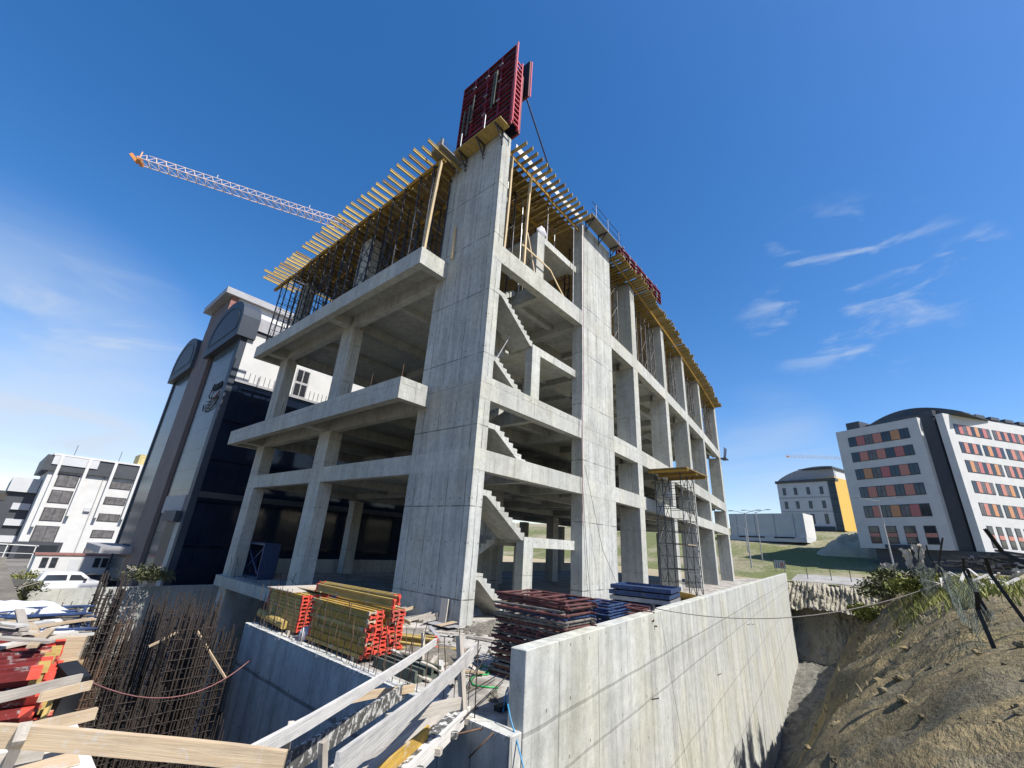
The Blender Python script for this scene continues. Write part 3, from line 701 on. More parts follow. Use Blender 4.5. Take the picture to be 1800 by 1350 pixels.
towers('shoring tower inside the stair bay', 'shoring towers in the stair bay', [(13.4, 13.4, 13.17, .2), (16.4, 14.2, 13.17, .1), (20.6, 13.6, 13.17, 0)], HT - .1)

# timber and steel props at the corner
def prop(p, q, wd, mt, label, cat='prop'):
    return board('timber_prop', p, q, wd, wd, mt, label, cat)
board('timber_prop', (9.78, 14.82, 13.17), (9.95, 14.75, ZS - .1), .15, .12, 'post', 'pale timber prop standing on the tip of the shaded cantilever slab', 'prop')
board('timber_prop', (11.05, 14.2, 13.17), (11.09, 14.3, 15.3), .12, .1, 'post', 'short timber prop leaning on the corner wall above the cantilever', 'prop')
board('timber_prop', (12.0, 11.55, 13.17), (12.06, 11.5, ZS - .1), .13, .11, 'post', 'timber prop beside the corner wall above the stair bay beam', 'prop')
board('timber_prop', (13.6, 11.6, 13.17), (13.75, 11.55, ZS - .1), .13, .11, 'post', 'second timber prop from the corner wall above the stair bay beam', 'prop')
def steel_prop(p, q, label, group=None):
    p, q = V(p), V(q); mid = p.lerp(q, .52)
    r = thing('steel_prop', label, 'prop', p, group)
    L = (q - p).length
    MB().tube((0, 0, .01), (0, 0, L * .55), .03, 7).build('outer_tube', 'steel_light', r)
    MB().tube((0, 0, L * .5), (0, 0, L - .01), .022, 7).build('inner_tube', 'steel_light', r)
    MB().box((-.07, -.07, 0), (.07, .07, .01)).build('base_plate', 'steel_light', r)
    MB().box((-.07, -.07, L - .01), (.07, .07, L)).build('head_plate', 'steel_light', r)
    MB().tube((-.09, 0, L * .53), (.09, 0, L * .53), .012, 5).build('pin', 'steel_light', r)
    r.rotation_euler = (q - p).to_track_quat('Z', 'Y').to_euler(); return r
steel_prop((13.05, 12.6, 13.17), (13.05, 12.6, ZS - .1), 'steel prop between the two timber props of the stair bay')
steel_prop((16.1, 12.05, 16.45), (16.12, 12.05, ZS - .1), 'steel prop standing on the upper landing beam')
steel_prop((18.4, 11.7, 13.17), (18.35, 11.65, ZS - .1), 'tall steel prop beside the second shear wall on the stair bay beam')
steel_prop((14.4, 12.3, 13.17), (14.5, 12.3, ZS - .1), 'steel prop right behind the second timber prop of the stair bay')['label'] = 'steel prop just behind the second timber prop of the stair bay'
steel_prop((17.9, 12.8, 16.44), (17.9, 12.8, ZS - .1), 'steel prop beside the other one on the upper landing slab')
steel_prop((17.3, 13.0, 16.44), (17.3, 13.0, ZS - .1), 'steel prop on the upper landing slab')
for i in range(9):
    steel_prop((12.6 + .72 * i, 12.9 + .6 * (i % 3), 13.17), (12.6 + .72 * i, 12.9 + .6 * (i % 3), ZS - .1), 'one of the close-packed steel props under the stair bay deck', 'props under the stair bay deck')
steel_prop((12.85, 12.4, 7.75), (13.9, 12.5, 9.55), 'slanted steel prop under the upper stair flight')
for i, (p, q) in enumerate((((13.4, 11.62, 14.4), (16.0, 11.65, 14.35)), ((15.9, 11.6, 14.3), (18.3, 12.2, 13.9)), ((15.7, 11.9, 13.6), (18.2, 12.4, 13.3)))):
    board('guard_board', p, q, .1, .04, 'post', ('pale guard board across the stair bay between props', 'yellowish guard board sloping behind the stair post', 'lower yellowish board sloping behind the stair post')[i], 'board')
board('guard_board', (13.95, 11.75, 15.6), (14.85, 11.8, 13.2), .08, .04, 'pine', 'pale board leaning diagonally beside the top stair post', 'board')

# ------------------------------------------------------------------ site walls
GZ = -2.70
podium = thing('pit_wall', 'shaded grey concrete wall of the rebar pit carrying the timber stacks', 'retaining wall')
b = MB(); fn = lambda u, v, w_: (u, v, w_)
far = [(x, fy(x) + 1.4) for x in (61.5, 50, 42, 34, 27, 22.6, 11.19)]
b.prism([(6.27, 4.97), (6.6, 5.17), (30, rw(30) + .33), (73.9, rw(73.9) + .33), (73.9, 16.4)] + far + [(11.17, 12.84), (11.17, 15.3), (6.27, 15.3)], fn, GZ - .45, GZ)
b.build('site_slab', 'conc_dirty', podium)
MB().box((6.0, 4.84, -12.5), (6.27, 15.3, GZ + .02)).build('wall', 'conc_pit', podium, bevel=.012)
MB().box((6.272, 15.0, -12.5), (14.9, 15.296, GZ - .46)).build('wall', 'conc_pit', podium)
rr = random.Random(3)
b = MB()
for i in range(60):                                        # rough mortar lip with drips along the rim
    y = 4.9 + .173 * i; b.prism([(y, 0), (y + .15, 0), (y + .08 + rr.uniform(-.04, .04), -rr.uniform(.02, .11))], lambda u, v, w_: (w_, u, GZ + .016 + v), 5.985, 6.03)
b.build('mortar_lip', 'slab_white', podium)
for i in range(62):
    y = 5.9 + .148 * i + rr.uniform(-.05, .05)
    if y < 6.9 and i % 2: continue
    h = rr.uniform(.75, 1.25); x = 6.13 + rr.uniform(-.06, .08)
    MB().path([(x, y, GZ), (x + rr.uniform(-.05, .05), y + rr.uniform(-.04, .04), GZ + h * .6), (x + rr.uniform(-.12, .14), y + rr.uniform(-.12, .12), GZ + h)], .0085, 5).build('starter_bar', 'rust' if i % 3 else 'rust_dark', podium)
ret = thing('retaining_wall', 'long sunlit concrete retaining wall beside the earth trench', 'retaining wall')
n = V((-.1033, .9946, 0))
def rp(x, d, z): return (x + n.x * d, rw(x) + n.y * d, z)
xs = [6.28, 22, 40, 58, 75.0]
b = MB()
b.hexa([rp(6.28, 0, -12.5), rp(75, 0, -12.5), rp(75, .31, -12.5), rp(6.28, .31, -12.5), rp(6.28, 0, -1.6), rp(75, 0, -1.66), rp(75, .31, -1.66), rp(6.28, .31, -1.6)])
b.build('wall', 'conc_ret', ret, bevel=.012)
b = MB()
for x, z, L in ((21.0, -4.5, .9), (31, -3.7, 1.6), (33, -3.9, 1.6), (12.5, -3.55, .6)):
    b.bar(rp(x, -.004, z), rp(x + L, -.004, z - .1), .012, .02)
b.build('form_tie', 'steel', ret)
b = MB()                                                   # collapsed formwork boards and lumps at the far end
rr = random.Random(9)
for i in range(26):
    x = rr.uniform(74.6, 78); z = -rr.uniform(3.0, 9.5); y = rw(x) + rr.uniform(-1.6, .2); L = rr.uniform(.8, 2.4)
    b.bar((x, y, z), (x + rr.uniform(-.3, .3), y + rr.uniform(-.6, .4), z - L), .18, .05)
tag(b.build('broken_formwork', 'pine_grey'), 'broken weathered formwork boards hanging at the far end of the retaining wall', 'debris')['kind'] = 'stuff'
yw = thing('boundary_wall', 'low pale concrete wall below the parked van', 'retaining wall')
b = MB().box((-3.0, 39.0, -12.5), (40, 39.25, -4.14)); b.build('wall', 'conc', yw)
tag(MB().box((-30, 43.6, STREET), (3.5, 43.9, -4.35)).build('ramp_wall', 'conc'), 'pale concrete ramp wall behind the lumber heap', 'wall')
tag(MB().hexa([(1.2, 30, -3.0), (1.55, 30, -3.0), (3.9, 44, -4.6), (3.5, 44, -4.6), (1.2, 30, -2.7), (1.55, 30, -2.7), (3.9, 44, -4.2), (3.5, 44, -4.2)]).build('kerb', 'conc'), 'sloping pale concrete kerb running to the van', 'kerb')

# ------------------------------------------------------------------ rebar standing in the pit
def cage(label, x0, x1, y0, y1, zt, zb, nx, ny, dz, r=.012, mt='rust_dark', ragged=.5, seed=1, rot=0):
    """a wall or column cage: every upright a part, hoops and ties as one mesh per face"""
    rr = random.Random(seed)
    root = thing('rebar_cage', label, 'rebar cage', ((x0 + x1) / 2, (y0 + y1) / 2, zb), None, (0, 0, rot))
    W, D, H = x1 - x0, y1 - y0, zt - zb
    pts = [(-W / 2 + W * i / (nx - 1), s * D / 2) for i in range(nx) for s in (-1, 1)] + [(s * W / 2, -D / 2 + D * j / (ny - 1)) for j in range(1, ny - 1) for s in (-1, 1)]
    for (x, y) in pts:
        j = rr.uniform(-ragged, ragged * .6); sw = (rr.uniform(-.05, .05), rr.uniform(-.05, .05))
        MB().path([(x, y, 0), (x + sw[0], y + sw[1], H * .5), (x + rr.uniform(-.07, .07), y + rr.uniform(-.07, .07), H + j)], r, 5).build('upright_bar', mt, root)
    for s in (-1, 1):
        b = MB()
        z = .1
        while z < H - .3:
            q = rr.uniform(-.03, .03)
            b.tube((-W / 2 - .05, s * (D / 2 + .015), z + q), (W / 2 + .05, s * (D / 2 + .015), z - q), r * .6, 4); z += dz
        b.build('hoop_layer', mt, root)
        b = MB(); z = .15
        while z < H - .3:
            b.tube((s * (W / 2 + .015), -D / 2 - .05, z), (s * (W / 2 + .015), D / 2 + .05, z + rr.uniform(-.03, .03)), r * .6, 4); z += dz
        b.build('hoop_layer', mt, root)
    b = MB()
    for k in range(int(H / dz * .8)):
        z = .2 + k * dz * 1.2; x = rr.uniform(-W / 2, W / 2)
        b.tube((x, -D / 2, z), (x + .02, D / 2, z + rr.uniform(-.05, .05)), r * .7, 4)
    b.build('cross_tie', mt, root)
    return root
cage('narrow lit brown rebar mesh nearest the lumber heap', 1.75, 2.35, 12.2, 12.7, -2.6, -8, 9, 4, .13, .012, 'rust', .12, 1)
cage('tall dark slender rebar column with bars past the wall top', 2.45, 2.95, 15.5, 16.1, -1.5, -11, 7, 6, .2, .018, 'rust_dark', .35, 2)
cage('wide thin rebar grid sagging before the lit boundary wall', 3.0, 4.4, 19.6, 19.95, -3.2, -11, 18, 3, .16, .013, 'rust_dark', .3, 3)
cage('broad black rebar wall cage in the middle of the pit', 2.6, 3.9, 13.4, 14.6, -3.7, -11, 22, 11, .18, .015, 'rust_dark', .5, 4)
cage('rebar wall cage with a frayed brown bundle of bar tops', 3.95, 4.85, 14.2, 17.4, -2.2, -11, 13, 24, .22, .016, 'rust_dark', .35, 5)
cage('dense rebar cage against the corner of the shaded pit wall', 5.0, 5.9, 15.4, 18.6, -2.95, -11.3, 14, 26, .19, .014, 'rust_dark', .4, 6)
cage('low rebar cage at the bottom behind the long pine rail', 1.75, 3.1, 7.9, 9.3, -6.1, -11.6, 20, 13, .18, .012, 'rust_dark', .5, 7)
cage('rebar cage under the crossing planks by the pit rim', 1.6, 2.4, 9.6, 11.2, -5.0, -11.4, 10, 9, .15, .012, 'rust_dark', .4, 8)
cage('deep rebar cage between the rim cage and the broad black one', 2.6, 4.1, 10.7, 12.6, -5.2, -11.5, 22, 14, .18, .013, 'rust_dark', .6, 9)
cage('short rebar wall cage before the shaded end of the boundary wall', 5.0, 6.7, 19.6, 20.6, -2.5, -11, 16, 8, .16, .013, 'rust_dark', .4, 10)
cage('thin rebar curtain filling the gap behind the slender column', 2.2, 3.9, 18.2, 18.6, -2.6, -11, 26, 3, .24, .012, 'rust', .6, 12)
cage('ragged rebar curtain between the broad cage and the frayed bundle', 3.3, 5.2, 13.0, 13.3, -4.6, -11, 30, 3, .22, .012, 'rust_dark', .8, 13)
cage('low rusty rebar curtain in the deepest corner of the pit', 2.0, 3.6, 9.2, 9.5, -6.4, -11.5, 28, 3, .2, .012, 'rust', .7, 14)
cage('rebar cage standing behind the broad black one', 3.0, 3.8, 16.6, 18.6, -3.0, -11, 10, 12, .17, .013, 'rust_dark', .5, 11)
for i, (a, c) in enumerate((((3.7, 15.0, -3.0), (4.3, 15.2, -2.75)), ((4.7, 15.0, -2.75), (5.3, 13.9, -3.7)))):
    board('tie_lath', a, c, .05, .03, 'pine', ('short pale lath stuck into the frayed rebar bundle', 'thin pale lath leaning from the frayed rebar bundle')[i], 'lath')

# ------------------------------------------------------------------ tower block next door
tw = thing('office_tower', 'dark glazed office block with arched caps beside the building site', 'building', (9.9, 41, STREET)); tw.location = (0, 0, 0)
TX = 9.9
MB().box((TX + .35, 41.02, STREET), (34, 64.3, 11.75)).build('lower_block', 'dark_clad', tw)
MB().box((TX + .4, 41.0, 11.75), (33.9, 64.2, 16.45)).build('upper_wall', 'white', tw)
MB().box((TX + .3, 40.9, 16.95), (34, 64.3, 18.2)).build('parapet', 'fascia', tw)
MB().box((TX + .45, 41.06, 16.45), (33.8, 64.1, 16.95)).build('soffit_gap', 'dark_clad', tw)
g = MB().box((TX + .36, 40.94, STREET), (33.9, 41.015, 11.78)); g.build('side_glazing', 'navy', tw)
MB().box((TX + .36, 40.90, 2.0), (33.9, 40.938, 2.45)).build('spandrel_strip', 'dark_clad', tw)
MB().box((TX + .36, 40.86, 11.78), (33.9, 41.2, 12.0)).build('coping', 'fascia', tw)
b = MB()
for i in range(46): b.tube((TX + 1 + .42 * i, 40.95, 12.0), (TX + 1 + .42 * i, 40.95, 12.9), .015, 4)
b.build('starter_rod', 'steel', tw)
# front: two glazed bays, a mauve central pier, dark reveals, arched caps
MB().box((TX, 41.9, STREET), (TX + .35, 48.75, 16.3)).build('glazed_bay', 'tglass', tw)
MB().box((TX, 55.75, STREET), (TX + .35, 63.0, 16.3)).build('glazed_bay', 'tglass', tw)
MB().box((TX - .12, 41.0, STREET), (TX + .36, 41.9, 16.25)).build('corner_pier', 'tgrey', tw)
MB().box((TX - .12, 63.0, STREET), (TX + .36, 63.6, 16.3)).build('corner_pier', 'tgrey', tw)
MB().box((TX + .1, 48.75, STREET), (TX + .35, 49.6, 20)).build('dark_reveal', 'black', tw)
MB().box((TX + .1, 55.2, STREET), (TX + .35, 55.75, 20)).build('dark_reveal', 'black', tw)
MB().box((TX - .25, 49.6, STREET), (TX + .36, 55.2, 20.6)).build('central_pier', 'brown', tw)
def cap(y0, y1):
    n = 20; zb, zs, za = 15.9, 17.9, 20.5
    poly = [(y0, zb), (y1, zb)] + [(y1 - (y1 - y0) * i / n, zs + (za - zs) * math.sqrt(max(0, 1 - (2 * i / n - 1) ** 2)) ** 1.15) for i in range(n + 1)]
    o = MB().prism(poly, lambda u, v, w_: (w_, u, v), TX - .6, TX + .9).build('arched_cap', 'tgrey', tw)
    poly2 = [(y0 + .9, zb + .9), (y1 - .9, zb + .9)] + [(y1 - .9 - (y1 - y0 - 1.8) * i / n, zs - .1 + (za - zs - .6) * math.sqrt(max(0, 1 - (2 * i / n - 1) ** 2)) ** 1.15) for i in range(n + 1)]
    ring = MB()
    for (a, c) in zip(poly2, poly2[1:] + poly2[:1]):
        ring.bar((TX - .6, a[0], a[1]), (TX - .6, c[0], c[1]), .10, .10, (1, 0, 0))
    ring.build('arch_groove', 'black', o)
cap(40.7, 50.4); cap(54.9, 64.2)
MB().box((TX - .05, 49.4, 18.2), (TX + .3, 56.2, 23.2)).build('roof_house_front', 'brown', tw)
MB().box((TX - .10, 49.3, 18.2), (TX + .6, 49.395, 23.19)).build('roof_house_corner', 'brick', tw)
MB().box((TX + .304, 49.45, 18.2), (27, 56.1, 23.2)).build('roof_house', 'white', tw)
MB().box((TX - .8, 48.9, 23.2), (27.6, 56.8, 23.9)).build('roof_cornice', 'fascia', tw)
MB().box((TX - .12, 42.4, .75), (TX + .1, 48.4, 2.15)).build('entrance_fascia', 'fascia', tw)
MB().box((TX - .5, 42.0, .1), (TX - .13, 45.6, .9)).build('entrance_canopy', 'tgrey', tw)
MB().box((TX - .14, 42.7, STREET), (TX - .02, 45.4, .1)).build('entrance_door', 'black', tw)
MB().box((TX - .16, 41.5, STREET), (TX - .125, 42.6, .05)).build('marble_slab', 'conc', tw)
MB().box((7.4, 53.6, -2.9), (TX - .26, 62, -2.35)).build('side_canopy', 'fascia', tw)
wf = MB().box((15.1, 40.93, 11.95), (16.4, 41.0, 14.75)).build('window', 'steel_light', tw)
b = MB()
for z0 in (12.1, 13.5):
    for x0 in (15.2, 15.8): b.box((x0, 40.91, z0), (x0 + .5, 40.928, z0 + 1.15))
b.build('pane', 'win', wf)
# emblem on the glass: boat-shaped ring with small raised strokes
sg = thing('wall_emblem', 'small dark boat-shaped metal emblem on the tower glass', 'sign', (TX - .08, 43.8, 10.8)); sg.location = (0, 0, 0)
b = MB(); xs = TX - .09
def e(u, v): return (xs, 46.4 - 4.6 * u, 9.5 + 2.7 * v)
b.path([e(.05, .30), e(.10, .08), e(.3, .0), e(.55, .02), e(.8, .12), e(.92, .32)], .05, 5)
b.build('boat_hull', 'black', sg)
b = MB()
for z in (.16, .27, .38):
    b.path([e(.16, z), e(.4, z - .04), e(.62, z + .03), e(.86, z + .02)], .045, 5)
b.build('deck_line', 'black', sg)
MB().path([e(.34, .98), e(.27, .72), e(.22, .56), e(.30, .46), e(.46, .44)], .05, 5).build('mast', 'black', sg)
b = MB()
for k in range(5): b.bar(e(.40 + .1 * k, .70), e(.44 + .1 * k, .92), .06, .12, (1, 0, 0)); b.bar(e(.40 + .1 * k, .78), e(.48 + .1 * k, .80), .06, .07, (1, 0, 0))
b.build('lettering', 'black', sg)
MB().path([e(.5, .4), e(.68, .44), e(.86, .56)], .06, 5).build('pennant', 'red', sg)

# ------------------------------------------------------------------ white commercial building behind, cabin, cars
wb = thing('commercial_block', 'white five storey block with grey windows and white pilasters behind the van', 'building', (4, 100, STREET)); wb.location = (0, 0, 0)
YB = 100
MB().box((4.3, YB, STREET), (34, 118, 6.6)).build('wall', 'white', wb)
MB().box((3.4, YB - .5, 6.6), (34.2, 118.2, 9.0)).build('attic', 'dark_clad', wb)
MB().box((4.0, YB - .7, 9.0), (34.3, 118.3, 9.3)).build('coping', 'white', wb)
MB().box((4.2, YB - .66, 7.6), (9.6, YB - .51, 9.0)).build('attic_sheet', 'white2', wb)
tag(MB().box((14.6, YB + .6, 9.32), (20, YB + 5, 11.2)).build('roof_hut', 'ochre_sheet'), 'tan insulated hut on the flat roof of the white block', 'roof hut')
for px in (4.9, 8.2, 11.5, 14.9, 18.3):
    MB().box((px, YB - .95, 0.0 if px > 5 else -1.8), (px + .4, YB - .01, 9.0)).build('pilaster', 'white', wb)
def winrow(x0, x1, zs, h, parent=wb, y=YB, mt='win_blind'):
    for z in zs:
        f = MB().box((x0 - .1, y - .06, z - .1), (x1 + .1, y + .01, z + h + .1)).build('window', 'frame_dark', parent)
        b = MB(); nn = max(2, int((x1 - x0) / 1.0)); wv = (x1 - x0) / nn
        for k in range(nn): b.box((x0 + wv * k + .04, y - .09, z), (x0 + wv * (k + 1) - .04, y - .062, z + h))
        b.build('pane', mt, f)
winrow(5.6, 7.9, (4.4, 1.9, -.8), 1.8); winrow(5.5, 8.0, (-3.9,), 2.2); winrow(12.1, 14.7, (4.9, 2.3, -.4, -3.0), 1.05); winrow(12.0, 15.6, (-5.9,), 1.1)
winrow(17.0, 18.1, (4.6, 2.0, -.7, -3.4), 1.0)
MB().box((4.0, YB - .12, -6.3), (9.2, YB - .001, -3.95)).build('shop_front', 'dark_clad', wb)
MB().box((4.6, YB - .16, -6.2), (8.8, YB - .121, -4.4)).build('shop_window', 'win', wb)
rr = random.Random(19)
for i in range(7):
    u = MB().box((-.4, -.35, -.3), (.4, 0, .3)).build('air_conditioner', 'white2', wb); u.location = (rr.choice((8.9, 10.4, 16.2)), YB - .01, rr.choice((-4.2, -1.6, 1.1, 3.7)) + .2 * i / 7)
for x in (10.9, 16.7): MB().tube((x, YB - .08, STREET), (x, YB - .08, 6.6), .06, 6).build('downpipe', 'fascia', wb)
for x in (6.5, 12.3): MB().tube((x, YB + 3, 9.3), (x, YB + 3, 11.4), .04, 5).build('antenna', 'steel', wb)
gb = thing('grey_block', 'dark grey stepped building beyond the edge of the white block', 'building', (0, 108, STREET)); gb.location = (0, 0, 0)
MB().box((-3.6, 106, STREET), (4.25, 130, 3.2)).build('wall', 'dark_clad', gb)
MB().box((1.0, 105.4, 3.2), (4.2, 130.2, 5.4)).build('attic', 'white2', gb)
for z in (-4.4, -1.9, .5): MB().box((2.2, 105.6, z), (4.2, 105.99, z + 1.0)).build('pale_band', 'white2', gb)
for z in (-5.6, -3.2, -.7, 1.7): MB().box((-2.8, 105.92, z), (1.2, 105.99, z + 1.1)).build('window', 'win', gb)
cb = thing('site_cabin', 'low white cabin with two double windows behind the van', 'cabin', (4.5, 66, STREET)); cb.location = (0, 0, 0)
MB().box((4.5, 66, STREET), (11.6, 68.6, -3.85)).build('wall', 'white', cb); MB().box((4.4, 65.9, -3.85), (11.7, 68.7, -3.72)).build('roof', 'brick', cb)
for x in (5.0, 5.7, 9.0, 9.65):
    f = MB().box((x, 65.95, -5.0), (x + .5, 66.005, -4.05)).build('window', 'frame_dark', cb); MB().box((x + .06, 65.93, -4.95), (x + .44, 65.949, -4.1)).build('pane', 'win', f)
MB().box((7.1, 65.96, STREET), (7.9, 66.004, -4.2)).build('door', 'white2', cb)
rl = thing('balcony_rail', 'white railing with a shade cloth beside the grey block', 'railing', (0, 84, STREET)); rl.location = (0, 0, 0)
b = MB(); b.bar((.3, 84, -3.6), (5.6, 84, -3.8), .1, .12); b.bar((.3, 84, -4.6), (5.6, 84, -4.75), .06, .06)
b.build('rail', 'white', rl)
for x in (.3, 2.9, 5.4): MB().bar((x, 84, STREET), (x, 84, -3.7), .1, .1).build('post', 'white', rl)
def car(label, loc, paint, kind='van', rot=0):
    r = thing('parked_car' if kind != 'van' else 'parked_van', label, 'car' if kind != 'van' else 'van', loc, None, (0, 0, rot))
    if kind == 'van':
        prof = [(-2.2, .35), (-2.22, .9), (-2.12, 1.2), (-1.95, 1.72), (-1.7, 1.82), (.2, 1.84), (.55, 1.78), (1.25, 1.25), (1.85, 1.08), (2.15, .9), (2.2, .4)]
        gl = [((-1.85, 1.22), (-.38, 1.22), (-.42, 1.66), (-1.68, 1.66)), ((-.22, 1.22), (.95, 1.2), (.42, 1.64), (-.2, 1.66))]
    else:
        prof = [(-2.1, .35), (-2.1, .85), (-1.9, 1.0), (-1.35, 1.42), (-.2, 1.48), (.45, 1.36), (1.05, .98), (1.85, .86), (2.1, .65), (2.1, .38)]
        gl = [((-1.5, 1.0), (-.35, 1.0), (-.35, 1.36), (-1.2, 1.34)), ((-.25, 1.0), (.85, .98), (.35, 1.28), (-.25, 1.36))]
    hw = .88
    b = MB(); n = len(prof)
    ins = lambda z: hw - max(0, z - 1.05) * .17
    vs = [(x, -ins(z), z) for x, z in prof] + [(x, ins(z), z) for x, z in prof]
    b.add(vs, [tuple(range(n)), tuple(range(n, 2 * n))[::-1]] + [(i, n + i, n + (i + 1) % n, (i + 1) % n) for i in range(n)])
    b.build('body', paint, r, bevel=.06)
    for q in gl:
        for s in (-1, 1):
            bb = MB(); bb.add([(x, s * (ins(z) + .012), z) for x, z in q] + [(x, s * (ins(z) - .02), z) for x, z in q], [(0, 1, 2, 3), (7, 6, 5, 4), (0, 4, 5, 1), (1, 5, 6, 2), (2, 6, 7, 3), (3, 7, 4, 0)])
            bb.build('side_window', 'win', r)
    for wx in (-1.38, 1.36):
        for s in (-1, 1):
            wl = MB().tube((wx, s * .70, .33), (wx, s * .90, .33), .33, 20).build('wheel', 'rubber', r)
            MB().tube((wx, s * .89, .33), (wx, s * .915, .33), .2, 14).build('rim', 'steel_light', wl)
    MB().box((2.06, -.75, .72), (2.16, -.45, .92)).build('headlight', 'white2', r); MB().box((2.06, .45, .72), (2.16, .75, .92)).build('headlight', 'white2', r)
    for s in (-1, 1): MB().box((.72, s * .95 - .08, 1.2), (.9, s * .95 + .08, 1.36)).build('mirror', 'black', r)
    return r
car('silver van parked beside the tower seen over the boundary wall', (6.55, 55.7, STREET), 'carpaint')
car('white car parked behind the silver van', (7.3, 59.4, STREET), 'carwhite', 'car')
car('dark car peeking past the nose of the silver van', (8.4, 57.6, STREET), 'cardark', 'car')

# ------------------------------------------------------------------ cranes
def crane(label, mast, direc, H, L, back, tk, paint, tippaint, nseg, secs=None):
    r = thing('tower_crane', label, 'crane', mast); d = V(direc).normalized(); r.location = (0, 0, 0)
    mx, my, mz = mast; s = V((-d.y, d.x, 0))
    b = MB()
    for sx in (-1, 1):
        for sy in (-1, 1): b.bar((mx + sx * .9, my + sy * .9, mz), (mx + sx * .9, my + sy * .9, H - .6), .18, .18)
    k = int((H - mz) / 2)
    for i in range(k):
        z = mz + 2 * i; sg = 1 if i % 2 else -1
        b.bar((mx - .9 * sg, my - .9, z), (mx + .9 * sg, my - .9, z + 2), .09, .09); b.bar((mx - .9 * sg, my + .9, z), (mx + .9 * sg, my + .9, z + 2), .09, .09)
    b.build('mast', tippaint, r)
    o = V((mx, my, H)); lo = MB(); hi = MB(); lc = MB(); wd = tk * .55
    for sg in (-1, 1): lo.bar(o - d * back + s * sg * wd, o + d * L + s * sg * wd, tk * .07, tk * .07)
    hi.bar(o - d * 2 + V((0, 0, tk)), o + d * (L - tk * .6) + V((0, 0, tk)), tk * .06, tk * .06)
    st = L / nseg
    for i in range(nseg):
        a = o + d * (st * i); m2 = o + d * (st * (i + .5)) + V((0, 0, tk)); c = o + d * (st * (i + 1))
        for sg in (-1, 1):
            lc.bar(a + s * sg * wd, m2, tk * .045, tk * .045); lc.bar(m2, c + s * sg * wd, tk * .045, tk * .045)
        lc.bar(a - s * wd, a + s * wd, tk * .05, tk * .05); lc.bar(a - s * wd, c + s * wd, tk * .035, tk * .035)
    lo.build('bottom_chord', paint, r); hi.build('top_chord', paint, r); lc.build('lacing', paint, r)
    tp = MB(); e = o + d * L
    tp.bar(e - d * .2 - s * wd, e - d * .2 + s * wd, tk * .3, tk * .35); tp.bar(e + V((0, 0, -.2 * tk)), e + d * .7 * tk + V((0, 0, .5 * tk)), tk * .35, tk * .3); tp.bar(e, e + V((0, 0, tk * 1.2)), .12, .12)
    tp.build('jib_tip', tippaint, r)
    MB().box((mx - 1, my - 2.6, H - 3), (mx + 1, my - 1, H - .7)).build('cab', 'white2', r)
    c0 = o - d * back
    MB().bar(c0 + V((0, 0, -2.2)), c0 + V((0, 0, -.1)), 1.6, 1.2, d).build('counterweight', 'conc', r)
    b = MB()
    for t in (.22, .52, .8): p = o + d * (L * t) + V((0, 0, tk)); b.tube(p, p + V((0, 0, tk * .45)), tk * .04, 5)
    b.build('warning_lamp', 'white', r)
H = 40.0
tip = PZ(243, 283, H); j2 = PZ(575, 390, H); dj = (tip - j2).normalized(); mst = j2 - dj * 17.5
crane('lattice crane jib reaching into the sky from behind the shaded facade', (mst.x, mst.y, STREET), (dj.x, dj.y, 0), H, (tip - mst).length, 12, 1.2, 'crane', 'crane_o', 40)
q1 = pdir(1385, 803); q1 = q1 * (330 / math.hypot(q1.x, q1.y)); q2 = PZ(1490, 807, q1.z); dq = (q1 - q2).normalized(); mq = q2 - dq * 22
crane('faint far crane jib beside the orange windowed building', (mq.x, mq.y, 6), (dq.x, dq.y, 0), q1.z, (q1 - mq).length, 14, 1.6, 'crane', 'crane_o', 24)

# ------------------------------------------------------------------ buildings up the slope
def facade(root, P0, P1, zb, zt, depth, wall_mt='white', name='wall'):
    """wall block whose face runs P0 -> P1; returns a function placing boxes on it by (u metres, z)"""
    u = (V((P1[0], P1[1], 0)) - V((P0[0], P0[1], 0))); L = u.length; u.normalize()
    nrm = V((u.y, -u.x, 0))
    if nrm.dot(V((P0[0], P0[1], 0))) > 0: nrm = -nrm
    def pt(a, d, z): p = V((P0[0], P0[1], 0)) + u * a + nrm * d; return (p.x, p.y, z)
    def blk(b, a0, a1, z0, z1, d0, d1): return b.hexa([pt(a0, d0, z0), pt(a1, d0, z0), pt(a1, d1, z0), pt(a0, d1, z0), pt(a0, d0, z1), pt(a1, d0, z1), pt(a1, d1, z1), pt(a0, d1, z1)])
    blk(MB(), 0, L, zb, zt, -depth, 0).build(name, wall_mt, root)
    return blk, L
ob = thing('orange_window_building', 'white six storey building with orange and salmon window strips', 'building', (95, 0, 0)); ob.location = (0, 0, 0)
PL, PR = (94.9, 3.8), (89.75, -6.75)
blk, L = facade(ob, PL, PR, 2.7, 22.4, 13)
cols = ['salmon', 'orange', 'pinkred']; kk = 0
def strip(blk, a0, a1, z0, z1, cells, k):
    f = blk(MB(), a0, a1, z0, z1, .0, .05).build('window', 'frame_dark', ob)
    cw = (a1 - a0) / cells
    for i in range(cells):
        x0, x1 = a0 + cw * i, a0 + cw * (i + 1)
        if i % 2: blk(MB(), x0 + .03, x1 - .03, z0 + .08, z1 - .08, .051, .075).build('panel', cols[(k + i * 2) % 3 if (i + k) % 4 else 0], f)
        else:
            b = MB(); blk(b, x0 + .08, (x0 + x1) / 2 - .04, z0 + .12, z1 - .12, .051, .06); blk(b, (x0 + x1) / 2 + .04, x1 - .08, z0 + .12, z1 - .12, .051, .06); b.build('pane', 'win_blind' if math.sin(x0 * 91.7 + z0 * 37.3) > .45 else 'win', f)
Hh = 22.4 - 2.7
